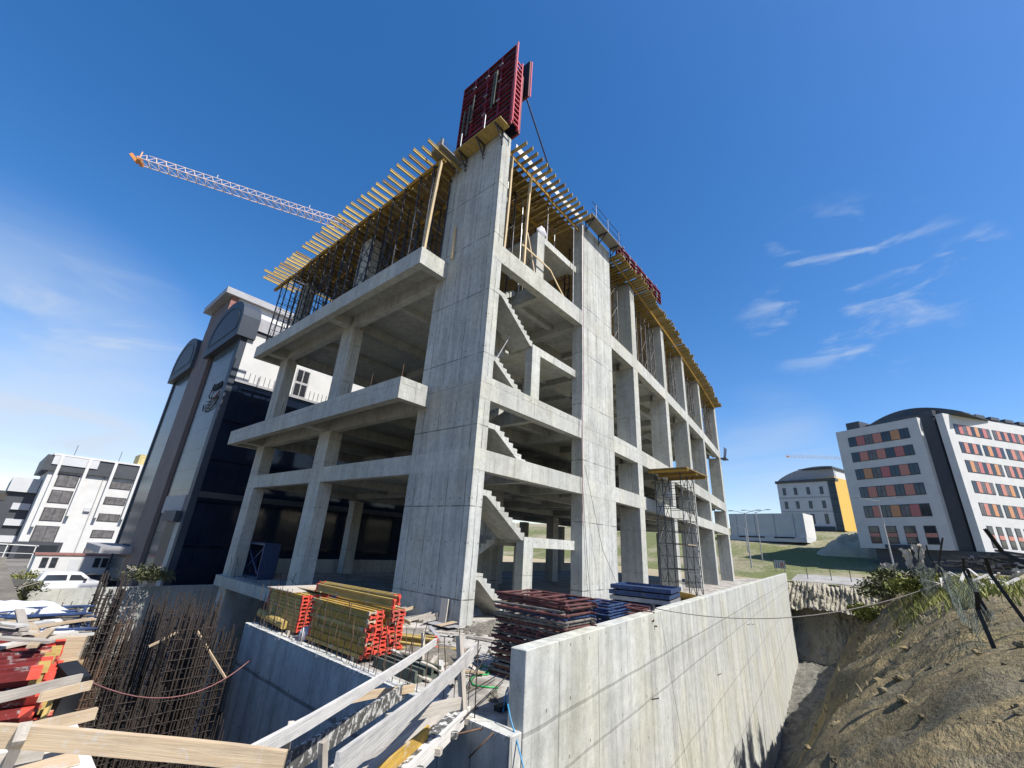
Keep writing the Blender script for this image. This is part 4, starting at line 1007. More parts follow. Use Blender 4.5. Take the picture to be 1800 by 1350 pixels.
for r_, (v0, v1) in enumerate(((.07, .155), (.208, .292), (.355, .445), (.508, .60), (.665, .76))):
    strip(blk, L * .15, L * .90, 22.4 - Hh * v1, 22.4 - Hh * v0, 7, r_)
def tall(blk, a0, a1, z0, z1):
    f = blk(MB(), a0, a1, z0, z1, 0, .05).build('window', 'frame_dark', ob)
    zm = (z0 + z1) / 2
    blk(MB(), a0 + .05, a1 - .05, zm - .3, zm + .25, .051, .07).build('panel', 'salmon', f)
    blk(MB(), a0 + .12, a1 - .12, zm + .35, z1 - .1, .051, .06).build('pane', 'win', f); blk(MB(), a0 + .12, a1 - .12, z0 + .1, zm - .4, .051, .06).build('pane', 'win', f)
for c in (.155, .355, .565, .775): tall(blk, L * c, L * (c + .125), 3.45, 6.1)
blk(MB(), L * .34, L * .70, 2.72, 3.3, .0, .9).build('entrance_canopy', 'tgrey', ob)
blk(MB(), L * .16, L + 5, -1.5, 2.69, -12.5, -.6).build('plinth', 'dark_clad', ob)
blk(MB(), L * .12, L * .30, 22.41, 23.9, -5, -1).build('roof_box', 'dark_clad', ob)
blk(MB(), L + .002, L + .25, 2.75, 22.4, -1.29, -.003).build('white_return', 'white', ob)
Q0, Q1 = (88.9, -9.85), (106, -22.0)
blk2, L2 = facade(ob, Q0, Q1, 2.7, 22.45, .95)
blk2(MB(), 4.5, L2, 2.7, 22.44, -14, -.952).build('wall', 'white', ob)
MB().prism([(90.75, -6.5), (90.35, -8.9), (91.6, -11.2), (108, -8), (100, 2)], lambda u, v, w_: (u, v, w_), 1.0, 22.9).build('stair_core', 'dark_clad', ob)
b = MB(); blk2(b, .4, L2, 22.46, 23.4, -13, -1.4); b.build('set_back_storey', 'dark_clad', ob)
b = MB()
for k in range(6): blk2(b, 3.2 + 3.3 * k, 5.2 + 3.3 * k, 23.41, 23.9, -4, -1.2)
b.build('roof_upstand', 'dark_clad', ob)
for r_, (v0, v1) in enumerate(((.075, .155), (.215, .30), (.355, .445), (.508, .595), (.665, .755))):
    z0, z1 = 22.45 - Hh * v1, 22.45 - Hh * v0
    if r_ % 2 == 0 and r_ < 4: strip(blk2, 1.6, 9.2, z0, z1, 9, r_); strip(blk2, 9.8, 17, z0, z1, 9, r_ + 1)
    else: strip(blk2, 1.6, 5.9, z0, z1, 5, r_); strip(blk2, 6.5, 10.9, z0, z1, 5, r_ + 1); strip(blk2, 11.5, 16, z0, z1, 5, r_)
for k in range(6): tall(blk2, 1.7 + 1.85 * k, 2.8 + 1.85 * k, 3.3, 6.2)
b = MB(); nn = 24; A = V((94.9, 4.0, 0)); Bp = V((96.0, -14.0, 0))
poly = [(0, 22.4), (1, 22.4)] + [(1 - i / nn, 22.5 + 2.1 * math.sin(math.pi * min(1, (1 - i / nn) * .92 + .08)) ** .9) for i in range(nn + 1)]
uv = (V((PR[0], PR[1], 0)) - V((PL[0], PL[1], 0))).normalized()
Ab = V((PL[0], PL[1], 0)) + uv * 4.2 + V((uv.y, -uv.x, 0)) * (2.2 if V((uv.y, -uv.x, 0)).x > 0 else -2.2)
wv = V((uv.y, -uv.x, 0)); wv = wv if wv.x > 0 else -wv
b.prism(poly, lambda u, v, w_: tuple(Ab + uv * (u * 12.5) + wv * w_ + V((0, 0, v))), 0, 8)
b.build('barrel_roof', 'dark_clad', ob)
b = MB()
for k in range(6): p = Ab + uv * (2.0 + .8 * k) - wv * .03 + V((0, 0, 23.0)); b.hexa([tuple(p), tuple(p + uv * .6), tuple(p + uv * .6 + wv * .02), tuple(p + wv * .02)] + [tuple(p + V((0, 0, .8 + .12 * k))), tuple(p + uv * .6 + V((0, 0, .8 + .12 * k))), tuple(p + uv * .6 + wv * .02 + V((0, 0, .8))), tuple(p + wv * .02 + V((0, 0, .8)))])
b.build('roof_window', 'win', ob)

def polar(az, r): return (r * math.cos(rad(az)), r * math.sin(rad(az)))
yb = thing('yellow_edged_building', 'pale arched roof building with a yellow end bay on the hill', 'building', (150, 15, 8)); yb.location = (0, 0, 0)
P0, P1, P2 = polar(8.62, 150), polar(3.25, 146), polar(1.6, 158)
blk, L = facade(yb, P0, P1, 8.2, 21.2, 18, 'white2')
for (z, h) in ((17.8, 2.0), (14.0, 2.0), (9.9, 2.6)):
    for c in (.09, .29, .51, .73):
        f = blk(MB(), L * c, L * c + .8, z, z + h, 0, .06).build('window', 'frame_dark', yb); blk(MB(), L * c + .12, L * c + .68, z + .15, z + h - .15, .061, .075).build('pane', 'win', f)
b = MB()
for z in (16.9, 13.1): blk(b, 0, L * .9, z, z + .22, 0, .08)
b.build('string_course', 'fascia', yb)
blk(MB(), -.3, L * 1.02, 21.2, 21.9, -18, .4).build('eaves', 'dark_clad', yb)
blk(MB(), L * .06, L * .86, 5.2, 9.2, -1, .5).build('ground_floor', 'tgrey', yb)
blk(MB(), L * .88, L * .999, 8.2, 21.2, 0, .12).build('glazed_strip', 'tglass', yb)
n_ = 16; u_ = (V((P1[0], P1[1], 0)) - V((P0[0], P0[1], 0))).normalized(); dn = V((u_.y, -u_.x, 0)); dn = dn if dn.x > 0 else -dn
MB().prism([(0, 21.9), (L, 21.9)] + [(L - L * i / n_, 21.9 + 3.6 * math.sin(math.pi * ((1 - i / n_) ** .8 * .62))) for i in range(n_ + 1)],
           lambda u, v, w_: tuple(V((P0[0], P0[1], 0)) + u_ * u + dn * w_ + V((0, 0, v))), .6, 17).build('arched_gable', 'fascia', yb)
blk3, L3 = facade(yb, P1, P2, 8.2, 22.2, 10, 'ochre', 'yellow_bay')
blk3(MB(), L3 * .1, L3 * .8, 22.2, 24.6, -8, -.3).build('roof_turret', 'white2', yb); blk3(MB(), -.4, L3 * .9, 24.6, 25.1, -8.4, .1).build('turret_roof', 'dark_clad', yb)
hs_ = thing('white_shed', 'long plain white clad shed with panel joints on the hill', 'shed', (110, 20, 4)); hs_.location = (0, 0, 0)
blk, L = facade(hs_, polar(13.9, 113), polar(6.65, 108), 4.6, 9.3, 6, 'white')
b = MB()
for c in (.0, .1, .36, .62, .87): blk(b, L * c, L * c + .12, 4.6, 9.3, 0, .04)
b.build('panel_joint', 'fascia', hs_)
blk(MB(), -1, L, 3.6, 4.59, -5.5, .3).build('plinth', 'white2', hs_)
b = MB(); blk(b, L * .12, L * .48, 4.3, 4.58, .1, .34); blk(b, L * .60, L * .86, 4.3, 4.58, .1, .34); b.build('vent_gap', 'black', hs_)

# ------------------------------------------------------------------ wall formwork on the corner wall
def red_panel(label, u0, u1, z0, z1, x, out, cat='formwork panel', rows=None, lit=True, axis='y', yo=0):
    """framed steel panel standing on edge: dark skin, red frame, ribs, clamps. spans u0..u1 along Y (or X), thickness towards out"""
    r = thing('formwork_shutter', label, cat, (x, (u0 + u1) / 2, z0) if axis == 'y' else ((u0 + u1) / 2, x, z0)); r.location = (0, 0, 0)
    t = .13 * out
    P = (lambda d, u, z: (x + d, u, z)) if axis == 'y' else (lambda d, u, z: (u, x + d, z))
    def bx(b, d0, d1, a0, a1, c0, c1):
        d0, d1 = min(d0, d1), max(d0, d1); p, q = P(d0, a0, c0), P(d1, a1, c1)
        return b.box((min(p[0], q[0]), min(p[1], q[1]), c0), (max(p[0], q[0]), max(p[1], q[1]), c1))
    bx(MB(), 0, .02 * out, u0, u1, z0, z1).build('skin', 'red_dark', r)
    nb = max(1, round((u1 - u0) / 1.0)); wv = (u1 - u0) / nb
    for i in range(nb):
        a0, a1 = u0 + wv * i, u0 + wv * (i + 1)
        b = MB()
        for a in (a0 + .002, a1 - .052): bx(b, .021 * out, t, a, a + .05, z0, z1)
        for c in (z0, z1 - .05): bx(b, .021 * out, t - .003 * out, a0 + .054, a1 - .054, c, c + .05)
        b.build('panel_frame', 'red', r)
        b = MB(); c = z0 + .3
        while c < z1 - .2: bx(b, .021 * out, t - .02 * out, a0 + .053, a1 - .053, c, c + .045); c += .38
        b.build('rib', 'red', r)
    rr = random.Random(int(u0 * 10))
    for i in range(1, nb):
        for k in range(4):
            c = z0 + (z1 - z0) * (k + .5) / 4 + rr.uniform(-.2, .2)
            bx(MB(), t + .004 * out, t + .07 * out, u0 + wv * i - .13, u0 + wv * i + .13, c, c + .07).build('clamp', 'steel_light', r)
    b = MB()
    for k in range(3):
        c = z0 + (z1 - z0) * (.2 + .3 * k); b = MB(); bx(b, t + .005 * out, t + .05 * out, u0 + .3, u1 - .3, c, c + .06); b.build('waler', 'red', r)
    return r
fp = red_panel('tall dark red formwork panel on the corner wall, facing the shaded side', 10.85, 15.1, 20.12, 26.3, 11.16, -1)
for (y, z, L) in ((14.6, 21.2, 2.6), (14.2, 21.6, 2.4), (13.9, 22.6, 2.0), (12.3, 22.2, 2.9), (12.15, 22.4, 2.7)):
    MB().bar((10.9, y, z), (10.92, y - .05, z + L), .09, .07).build('stiffener', 'net', fp)
red_panel('red formwork panel on the corner wall, facing the stair bay', 11.0, 15.1, 20.3, 24.8, 11.84, 1)
rp2 = red_panel('upper red formwork panel sticking up behind the tall dark one', 10.75, 12.9, 23.3, 26.2, 12.14, 1)
ep = thing('formwork_end', 'narrow bright red ladder-like stop end of the corner wall formwork', 'formwork panel', (11.5, 10.9, 20.2)); ep.location = (0, 0, 0)
b = MB()
for x in (11.07, 11.62): b.box((x, 10.84, 20.2), (x + .07, 10.98, 25.4 if x > 11.3 else 23.6))
b.build('rail', 'red_lit', ep)
b = MB()
for k in range(14): b.box((11.142, 10.86, 20.4 + .36 * k), (11.618, 10.94, 20.46 + .36 * k))
b.build('rung', 'red_lit', ep)
for (x, za, zb_) in ((11.02, 20.15, 26.32), (12.28, 23.3, 26.2)):
    MB().box((x - .03, 10.70, za), (x + .045, 10.76 if x < 12 else 10.72, zb_)).build('edge_strip', 'red_lit', ep)
pp = thing('push_pull_prop', 'long blue-black inclined prop bracing the red panels down to the deck', 'prop', (12.3, 11, 24)); pp.location = (0, 0, 0)
pa = V((12.3, 11.2, 24.2)); pb = PY(967, 300, 11.6)
MB().tube(pa, pb, .05, 8).build('tube', 'steel_blue', pp); MB().tube(pa - V((0, .12, 0)), pa + V((0, .12, 0)), .07, 8).build('head_joint', 'steel', pp)
MB().box(pb - V((.15, .1, .02)), pb + V((.15, .1, .04))).build('foot_plate', 'steel', pp)
def walkway(label, x0, x1, y0, y1, z, mt, along='y', posts=()):
    r = thing('bracket_walkway', label, 'walkway', ((x0 + x1) / 2, (y0 + y1) / 2, z)); r.location = (0, 0, 0)
    MB().box((x0, y0, z), (x1, y1, z + .05)).build('plank_deck', mt, r)
    b = MB()
    n_ = 3
    for i in range(n_):
        if along == 'y':
            y = y0 + .4 + (y1 - y0 - .8) * i / (n_ - 1); b.bar((x0 + .05, y, z - .05), (x1, y, z - .05), .07, .08); b.bar((x0 + .15, y, z - .08), (x1, y, z - .85), .06, .06); b.bar((x1 - .04, y, z - .1), (x1 - .04, y, z - 1.0), .07, .06)
        else:
            x = x0 + .4 + (x1 - x0 - .8) * i / (n_ - 1); b.bar((x, y0 + .05, z - .05), (x, y1, z - .05), .07, .08); b.bar((x, y0 + .15, z - .08), (x, y1, z - .7), .05, .05); b.bar((x, y1 - .04, z - .1), (x, y1 - .04, z - .8), .06, .05)
    b.build('bracket', 'steel', r)
    for p in posts: MB().tube((*p[:2], z + .05), (p[0], p[1], z + 1.15), .028, 6).build('guard_post', p[2], r)
    return r
walkway('yellow plank walkway on brackets round the corner wall top', 10.42, 11.15, 11.0, 14.5, 20.02, 'yellow', 'y', ((10.5, 12.2, 'steel_light'), (10.5, 14.0, 'steel_light')))
sw = walkway('grey plank walkway on brackets along the second shear wall top', 18.8, 22.9, 10.55, 11.3, 19.86, 'ply_grey', 'x', ((19.4, 10.62, 'steel_blue'), (21.0, 10.62, 'steel_blue'), (22.6, 10.62, 'steel_blue')))
b = MB()
for z in (20.4, 20.95): b.tube((18.9, 10.62, z), (22.9, 10.62, z), .022, 6)
b.build('guard_rail', 'steel_blue', sw)
red_panel('row of low red formwork panels on the roof past the second shear wall', 23.0, 31.0, 19.53, 20.75, 11.1, -1, axis='x')
dk = thing('corner_deck', 'dim corner platform of boards between the shaded deck and corner wall', 'walkway', (10.2, 14.9, 19.9)); dk.location = (0, 0, 0)
MB().box((9.5, 14.3, 19.64), (11.1, 15.3, 19.70)).build('deck_sheet', 'ply_grey', dk); MB().box((9.52, 14.32, 19.701), (9.6, 15.2, 20.1)).build('upstand', 'ply_grey', dk)
b = MB()
for i in range(7):
    bx_ = 10.2 + .1 * i; MB().path([(bx_, 15.0, 19.7), (bx_ - .1, 15.0, 20.6), (bx_ - .3 + .06 * i, 15.1, 21.2)], .012, 4).build('rebar_whisker', 'rust_dark', dk)
bk = thing('slab_bracket', 'steel guard bracket sticking out at the far end of the third floor', 'bracket', (61.6, 15.3, 12.6)); bk.location = (0, 0, 0)
b = MB()
for i in range(4): b.tube((61.45 + .3 * i, 15.0, 12.4), (61.5 + .36 * i, 14.8, 13.9), .04, 5)
b.build('guard_post', 'steel', bk); MB().box((61.2, 14.7, 12.3), (62.6, 15.36, 12.45)).build('bracket_plate', 'steel', bk)

# scaffold tower against the sunny facade with a plywood platform
st = thing('scaffold_tower', 'dark access scaffold with a tan plywood platform against the sunny facade', 'scaffold', (27.5, 9.6, GZ)); st.location = (0, 0, 0)
sx0, sx1, sy0, sy1, szt = 28.4, 30.9, 9.7, 11.4, 5.15
for x in (sx0, (sx0 + sx1) / 2, sx1):
    for y in (sy0, sy1): MB().tube((x, y, GZ), (x, y, szt), .032, 6).build('leg', 'steel', st)
for y in (sy0, sy1):
    for x in (sx0, (sx0 + sx1) / 2):
        b = MB(); w2 = (sx1 - sx0) / 2
        for k in range(5):
            z = GZ + .2 + 1.5 * k
            b.tube((x, y, z), (x + w2, y, z), .022, 5); b.tube((x, y, z + .08), (x + w2, y, z + 1.4), .02, 5); b.tube((x + w2, y, z + .08), (x, y, z + 1.4), .02, 5)
        b.build('brace', 'steel', st)
for x in (sx0, (sx0 + sx1) / 2, sx1):
    b = MB()
    for k in range(10): b.tube((x, sy0, GZ + .3 + .75 * k), (x, sy1, GZ + .3 + .75 * k), .02, 5)
    b.build('ladder_frame', 'steel', st)
MB().hexa([(27.6, 9.0, szt), (31.7, 8.9, szt), (31.9, 11.65, szt + .02), (27.7, 11.6, szt + .02), (27.6, 9.0, szt + .06), (31.7, 8.9, szt + .06), (31.9, 11.65, szt + .08), (27.7, 11.6, szt + .08)]).build('platform', 'ply', st)
b = MB()
for x in (27.9, 29.6, 31.4): b.bar((x, 9.0, szt - .09), (x, 11.6, szt - .09), .08, .16)
b.build('platform_joist', 'yellow_old', st)
MB().box((28.5, 9.6, .55), (30.2, 10.1, .6)).build('working_board', 'pine', st)
o = MB().grid(lambda u, v: (29.95 + .22 * math.cos(2 * math.pi * u) * math.sin(math.pi * v) * (1 + .3 * math.sin(9 * u)), 11.2 + .2 * math.sin(2 * math.pi * u) * math.sin(math.pi * v), 3.42 + .75 * v), 12, 10).build('cement_bag', 'tarp', smooth=True)
tag(o, 'crumpled pale bag resting on the beam beside the access scaffold', 'bag')
o = MB().grid(lambda u, v: (15.6 + .35 * math.cos(2 * math.pi * u) * math.sin(math.pi * v) * (1 + .25 * math.sin(14 * u + 5 * v)), 12.1 + .2 * math.sin(2 * math.pi * u) * math.sin(math.pi * v), 16.47 + .95 * v), 14, 12).build('plastic_wrap', 'tarp', smooth=True)
tag(o, 'crumpled white wrap on the top of the upper stair post', 'wrap')
hp = thing('hoist_cable', 'thin pale cables hanging down the second shear wall edge', 'cable'); 
MB().path([(18.7, 11.2, 19.2), (18.72, 11.25, 13), (18.8, 11.3, 8), (18.7, 11.3, 6), (18.9, 11.35, 3), (19.3, 11.35, -.5), (19.6, 11.3, -2.6)], .018, 5).build('cable_strand', 'steel_light', hp)
MB().path([(18.85, 11.25, 19), (18.9, 11.3, 9.2), (18.6, 11.1, 8.6), (18.62, 11.2, 6), (18.8, 11.3, 3.5), (18.85, 11.3, 1)], .018, 5).build('cable_strand', 'pinkrope', hp)
MB().path([(19.0, 11.3, 4), (20.2, 11.0, 0), (21.4, 10.4, -2.6)], .012, 5).build('cable_strand', 'rope', hp)

# blue formwork crates at the corner of the ground floor
bc = thing('formwork_crate', 'blue framed formwork box with an x-brace at the edge of the ground floor', 'formwork box', (11.6, 31, -3.0)); bc.location = (0, 0, 0)
MB().box((12.9, 30.4, -2.98), (12.98, 33.4, -.9)).build('back_panel', 'black', bc)
b = MB()
for y in (30.3, 33.3): b.box((11.9, y, -2.98), (12.9, y + .12, -.9))
for z in (-2.98, -1.02): b.box((11.9, 30.43, z), (12.89, 33.29, z + .12))
b.build('box_frame', 'steel_blue', bc)
b = MB(); b.bar((12.0, 30.45, -2.8), (12.0, 33.25, -1.05), .08, .08); b.bar((12.06, 33.25, -2.8), (12.06, 30.45, -1.05), .08, .08); b.build('x_brace', 'steel_blue', bc)
for i in range(4):
    o = MB().box((-.05, -.6, 0), (.05, .6, 2.0)); o = o.build('formwork_shutter', 'steel_blue', bevel=.01); o.location = (12.3 + .16 * i, 33.7 + .08 * i, -3.0); o.rotation_euler = (0, rad(-3 + i), rad(88))
    tag(o, 'blue formwork panel leaning beside the x-braced blue box', 'formwork panel', 'blue panels beside the blue box')

# ------------------------------------------------------------------ timber stacks on the pit wall
def h20(L, lab, grp, mm, mt='yellow', proto={}, el=.08, emt='red_end'):
    """one H20 timber beam with both red painted ends"""
    k = (round(L, 1), mt, el, emt)
    if k not in proto:
        me = ibeam(L - 2 * el).mesh('beam', mt)
        e = ibeam(el, .202, .082, .041, .03).mesh('red_end', emt)
        proto[k] = (me, e)
    me, e = proto[k]
    o = bpy.data.objects.new('timber_beam', me); COL.objects.link(o); o.matrix_world = mm; tag(o, lab, 'timber beam', grp)
    for s in (-1, 1):
        c = bpy.data.objects.new('red_end', e); COL.objects.link(c); c.parent = o; c.location = (s * (L / 2 - el / 2), 0, 0)
    return o
def lay(p, q, roll): return frame(p, q) @ Matrix.Rotation(roll, 4, 'X')
rr = random.Random(21)
for r_ in range(11):
    for c in range(5):
        if c == 2 and r_ > 6: continue
        x = 6.43 + .208 * c + (.03 if r_ % 2 else 0); z = GZ + .09 + .088 * r_ + .04
        j = rr.gauss(0, .05); skew = .05
        h20(2.6, 'yellow timber beam with red end in the larger stack on the pit wall', 'beams of the larger red-ended stack', lay((x - skew, 12.05 + j, z), (x, 9.45 + j, z), math.pi / 2 + rr.uniform(-.04, .04)), 'yellow_old' if rr.random() < .45 else 'yellow', emt=rr.choice(('red_end',) * 6 + ('red_old', 'red_old', 'pine')))
for r_ in range(10):
    for c in range(4):
        x = 6.5 + .21 * c; z = GZ + .09 + .092 * r_ + .04; j = rr.uniform(-.06, .06)
        h20(2.2, 'yellow timber beam in the smaller stack at the far end of the pit wall', 'beams of the smaller yellow stack', lay((x, 15.05 + j, z), (x, 12.85 + j, z), math.pi / 2 + rr.uniform(-.05, .05)), 'yellow_old' if rr.random() < .4 else 'yellow')
for i, (p, q) in enumerate((((6.75, 12.9, -1.50), (7.05, 9.5, -1.54)), ((6.98, 13.1, -1.5), (7.3, 9.6, -1.5)), ((7.1, 12.9, -1.42), (7.33, 10.2, -1.42)))):
    h20(3.4, ('loose yellow beam lying on top of the larger stack, outermost', 'second loose yellow beam on top of the larger stack', 'third loose yellow beam on top of the larger stack')[i], None, lay(p, q, 0 if i < 2 else 1.57))
for i, (p, q) in enumerate((((7.6, 11.0, -2.5), (8.6, 9.6, -2.56)), ((7.55, 10.7, -2.6), (8.25, 9.2, -2.62)), ((7.9, 11.3, -2.58), (9.0, 10.2, -2.62)), ((7.6, 9.6, -2.63), (8.5, 8.9, -2.63)))):
    h20(1.8, 'stray red-ended yellow beam dumped on the slab beside the larger stack', 'stray beams on the slab', lay(p, q, rr.uniform(-.6, .6)), 'yellow')
b = MB().box((-.9, -.6, -.011), (.9, .6, .011)); o = b.build('plywood_sheet', 'pine_grey'); o.location = (7.1, 14.2, -1.68); o.rotation_euler = (.03, .02, .2); tag(o, 'bare plywood sheet lying on the smaller yellow stack', 'plywood sheet')
o = MB().box((-.5, -.9, -.012), (.5, .9, .012)).build('plywood_sheet', 'pine'); o.location = (7.3, 13.4, -1.65); o.rotation_euler = (-.04, .05, -.1); tag(o, 'second pale plywood sheet lying across the smaller yellow stack', 'plywood sheet')
for i, y in enumerate((9.8, 11.7, 13.2, 14.7)):
    o = MB().box((-.55, -.05, -.045), (.55, .05, .045)).build('stack_bearer', 'pine_grey'); o.location = (6.85, y, GZ + .045); tag(o, 'short timber bearer under the yellow beam stacks', 'bearer', 'bearers under the yellow stacks')
o = MB().path([(6.32, 15.2, -2.42), (6.3, 13.4, -2.5)], .11, 12).build('yellow_tube', 'yellow'); tag(o, 'fat yellow tube lying against the smaller yellow stack', 'tube')
o = MB().grid(lambda u, v: (6.33 + .16 * math.cos(2 * math.pi * u) * math.sin(math.pi * v), 12.2 + .38 * (v - .5) , GZ + .16 + .2 * math.sin(2 * math.pi * u) * math.sin(math.pi * v)), 12, 10).build('white_sack', 'tarp', smooth=True); tag(o, 'small white sack wedged between the two yellow stacks', 'sack')

# ------------------------------------------------------------------ scaffold frame stacks behind the retaining wall
def sframe(mt):
    """flat H-frame: two long tubes with spigots, four cross tubes, two braces; lies in local XY"""
    key = 'sf_' + mt
    if key not in _board_cache:
        t = []
        for x in (-.58, .58): t.append(('side_tube', MB().path([(x, -.99, 0), (x, -.9, 0), (x, -.899, 0), (x, .899, 0), (x, .9, 0), (x, .99, 0)], [.02, .02, .03, .03, .02, .02], 7).mesh('side_tube', mt)))
        for y in (-.86, -.2, .5, .86): t.append(('cross_tube', MB().tube((-.55, y, 0), (.55, y, 0), .026, 6).mesh('cross_tube', mt)))
        for x in (-.55, .55): t.append(('brace', MB().tube((x, -.2, 0), (0, .5, 0), .014, 5).mesh('brace', mt)))
        _board_cache[key] = t
    return _board_cache[key]
def put_frame(mt, label, group, loc, rot):
    o = thing('scaffold_section', label, 'scaffold frame', loc, group, rot)
    for n_, me in sframe(mt):
        c = bpy.data.objects.new(n_, me); COL.objects.link(c); c.parent = o
    return o
rr = random.Random(8)
order = ['steel_red', 'steel_grey', 'steel_red', 'steel_grey', 'steel_grey', 'steel_red', 'steel_grey', 'steel_red', 'steel_red', 'steel_grey', 'steel_red', 'steel_red', 'steel_grey', 'steel_red', 'steel_red', 'steel_grey', 'steel_red', 'steel_grey', 'steel_grey', 'steel_blue', 'steel_red', 'steel_grey', 'steel_red', 'steel_red', 'steel_red']
names = {'steel_grey': 'bare grey', 'steel_red': 'red-brown', 'steel_blue': 'blue'}
for i, mt in enumerate(order):
    z = GZ + .04 + .066 * i
    put_frame(mt, names[mt] + ' tubular scaffold frame in the tall stack behind the retaining wall', 'tall stack of scaffold frames, ' + names[mt], (8.82 + rr.uniform(-.05, .05), 6.32 + rr.uniform(-.06, .06), z), (rr.uniform(-.012, .012), rr.uniform(-.012, .012), .02 + rr.uniform(-.025, .025) + (.12 if i == 25 else 0)))
for i in range(20):
    put_frame('steel_blue' if i not in (3, 7, 12) else 'steel_grey', 'blue or grey tubular scaffold frame in the second stack behind the red-brown one', 'second stack of scaffold frames', (11.4 + rr.uniform(-.05, .05), 6.75 + rr.uniform(-.05, .05), GZ + .04 + .068 * i), (0, 0, .08 + rr.uniform(-.03, .03)))
for i in range(5):
    put_frame('steel_red', 'red-brown scaffold frame lying loosely between the blue stacks', 'loose frames between the blue stacks', (13.3 + rr.uniform(-.15, .15), 6.6 + rr.uniform(-.1, .1), GZ + .75 + .1 * i), (rr.uniform(-.06, .06), rr.uniform(-.05, .05), .3 + rr.uniform(-.3, .3)))
for i in range(8):
    r = thing('formwork_shutter', 'blue steel formwork panel in the flat stack near the second shear wall', 'formwork panel', (17.2 + rr.uniform(-.04, .04), 7.55 + rr.uniform(-.04, .04), GZ + .02 + .19 * i), 'flat stack of blue panels', (0, 0, .17))
    MB().box((-.93, -1.03, .02), (.93, 1.03, .05)).build('skin', 'steel_blue', r)
    b = MB()
    for x in (-1, .94): b.box((x, -1.1, 0), (x + .06, 1.1, .14))
    for y in (-1.1, 1.04): b.box((-.938, y, 0), (.938, y + .06, .138))
    b.build('edge_frame', 'steel_light' if i in (1, 3, 5) else 'steel_blue', r)
o = MB().box((-.9, -.6, -.012), (.9, .6, .012)).build('plywood_sheet', 'yellow'); o.matrix_world = Matrix.Translation((24.6, 8.7, GZ + .45)) @ Matrix.Rotation(.55, 4, 'Y') @ Matrix.Rotation(.25, 4, 'Z'); tag(o, 'yellow plywood sheet tilted at the foot of the access scaffold', 'plywood sheet')
o = MB().box((-.9, -.8, -.012), (.9, .8, .012)).build('plywood_sheet', 'yellow'); o.matrix_world = Matrix.Translation((25.0, 8.6, GZ + .25)) @ Matrix.Rotation(.2, 4, 'Y'); tag(o, 'lower yellow plywood sheet flat at the foot of the access scaffold', 'plywood sheet')

# ------------------------------------------------------------------ scrap timber and rubble on the slab
rr = random.Random(33)
for i in range(34):
    a = rr.uniform(0, math.pi); L = rr.uniform(.5, 1.5)
    cx, cy = rr.uniform(8.9, 11.0), rr.uniform(12.2, 14.6); z = GZ + .06 + .05 * (i % 11) * max(.1, 1 - abs(cy - 13.4) / 1.4)
    a = rr.gauss(.5, .5)
    board('scrap_board', (cx - math.cos(a) * L / 2, cy - math.sin(a) * L / 2, z), (cx + math.cos(a) * L / 2, cy + math.sin(a) * L / 2, z + rr.uniform(-.05, .22)), .1, .035, rr.choice(('pine', 'pine_grey', 'pine_grey', 'ply_grey')), 'short scrap board in the heap at the foot of the corner wall', 'board', 'scrap boards at the corner wall')
board('leaning_plank', PZ(776, 1098, GZ), PX(783, 1052, 11.1), .35, .04, 'pine_grey', 'grey plank leaning upright on the corner wall', 'plank', up=(0, 1, 0))
for i, (p, q, wd, mt) in enumerate(((PZ(757, 1092, GZ + .05), PZ(800, 1102, GZ + .1), .6, 'fascia'), (PZ(770, 1100, GZ + .12), PZ(800, 1093, GZ + .16), .22, 'pine'), (PZ(745, 1108, GZ + .1), PZ(815, 1114, GZ + .14), .14, 'pine_grey'), (PZ(820, 1118, GZ + .05), PZ(882, 1127, GZ + .08), .12, 'pine_grey'), (PZ(755, 1100, GZ + .2), PZ(772, 1122, GZ + .05), .12, 'fascia'))):
    board('flat_scrap', p, q, .02, wd, mt, ('grey sheet lying before the corner wall', 'tan board on the grey sheet before the corner wall', 'long pale board lying across the slab before the corner wall', 'pale board lying on rubble towards the frame stack', 'short grey board propped by the grey sheet')[i], 'board')
rub = MB()
def lump(b, c, r):
    vs = []; fs = []; n1, n2 = 6, 4
    for j in range(n2 + 1):
        for i in range(n1):
            t = 2 * math.pi * i / n1; ph = math.pi * j / n2; k = r * rr.uniform(.6, 1.15)
            vs.append((c[0] + k * math.cos(t) * math.sin(ph), c[1] + k * math.sin(t) * math.sin(ph), c[2] + .6 * k * math.cos(ph)))
    for j in range(n2):
        for i in range(n1): fs.append((j * n1 + i, j * n1 + (i + 1) % n1, (j + 1) * n1 + (i + 1) % n1, (j + 1) * n1 + i))
    b.add(vs, fs)
for i in range(650):
    if i < 260: x, y = rr.gauss(12.0, 1.0), rr.gauss(10.7, .55)
    elif i < 430: x, y = rr.gauss(8.4, 1.0), rr.gauss(9.6, 1.2)
    else: x, y = rr.uniform(6.4, 15), rr.uniform(5.6, 11.2)
    if y < rw(x) + .5 or x < 6.35: continue
    lump(rub, (x, y, GZ + .01), abs(rr.gauss(0, .045)) + .015)
o = rub.build('rubble', 'dirt'); tag(o, 'loose concrete rubble scattered over the slab', 'rubble'); o['kind'] = 'stuff'
b = MB().grid(lambda u, v: (10.9 + 4.2 * u, 9.9 + 1.6 * v, GZ - .02 + .22 * math.sin(math.pi * u) * math.sin(math.pi * v) * (1.2 + 1.6 * (fbm(u * 6, v * 4) - .5))), 40, 24)
o = b.build('dirt_heap', 'dirt', smooth=True); tag(o, 'low dirt heap at the bottom of the stair', 'dirt'); o['kind'] = 'stuff'
b = MB().grid(lambda u, v: (6.9 + 2.4 * u, 8.2 + 2.2 * v, GZ - .02 + .16 * math.sin(math.pi * u) * math.sin(math.pi * v) * (1.2 + 1.8 * (fbm(u * 6 + 4, v * 5) - .5))), 36, 30)
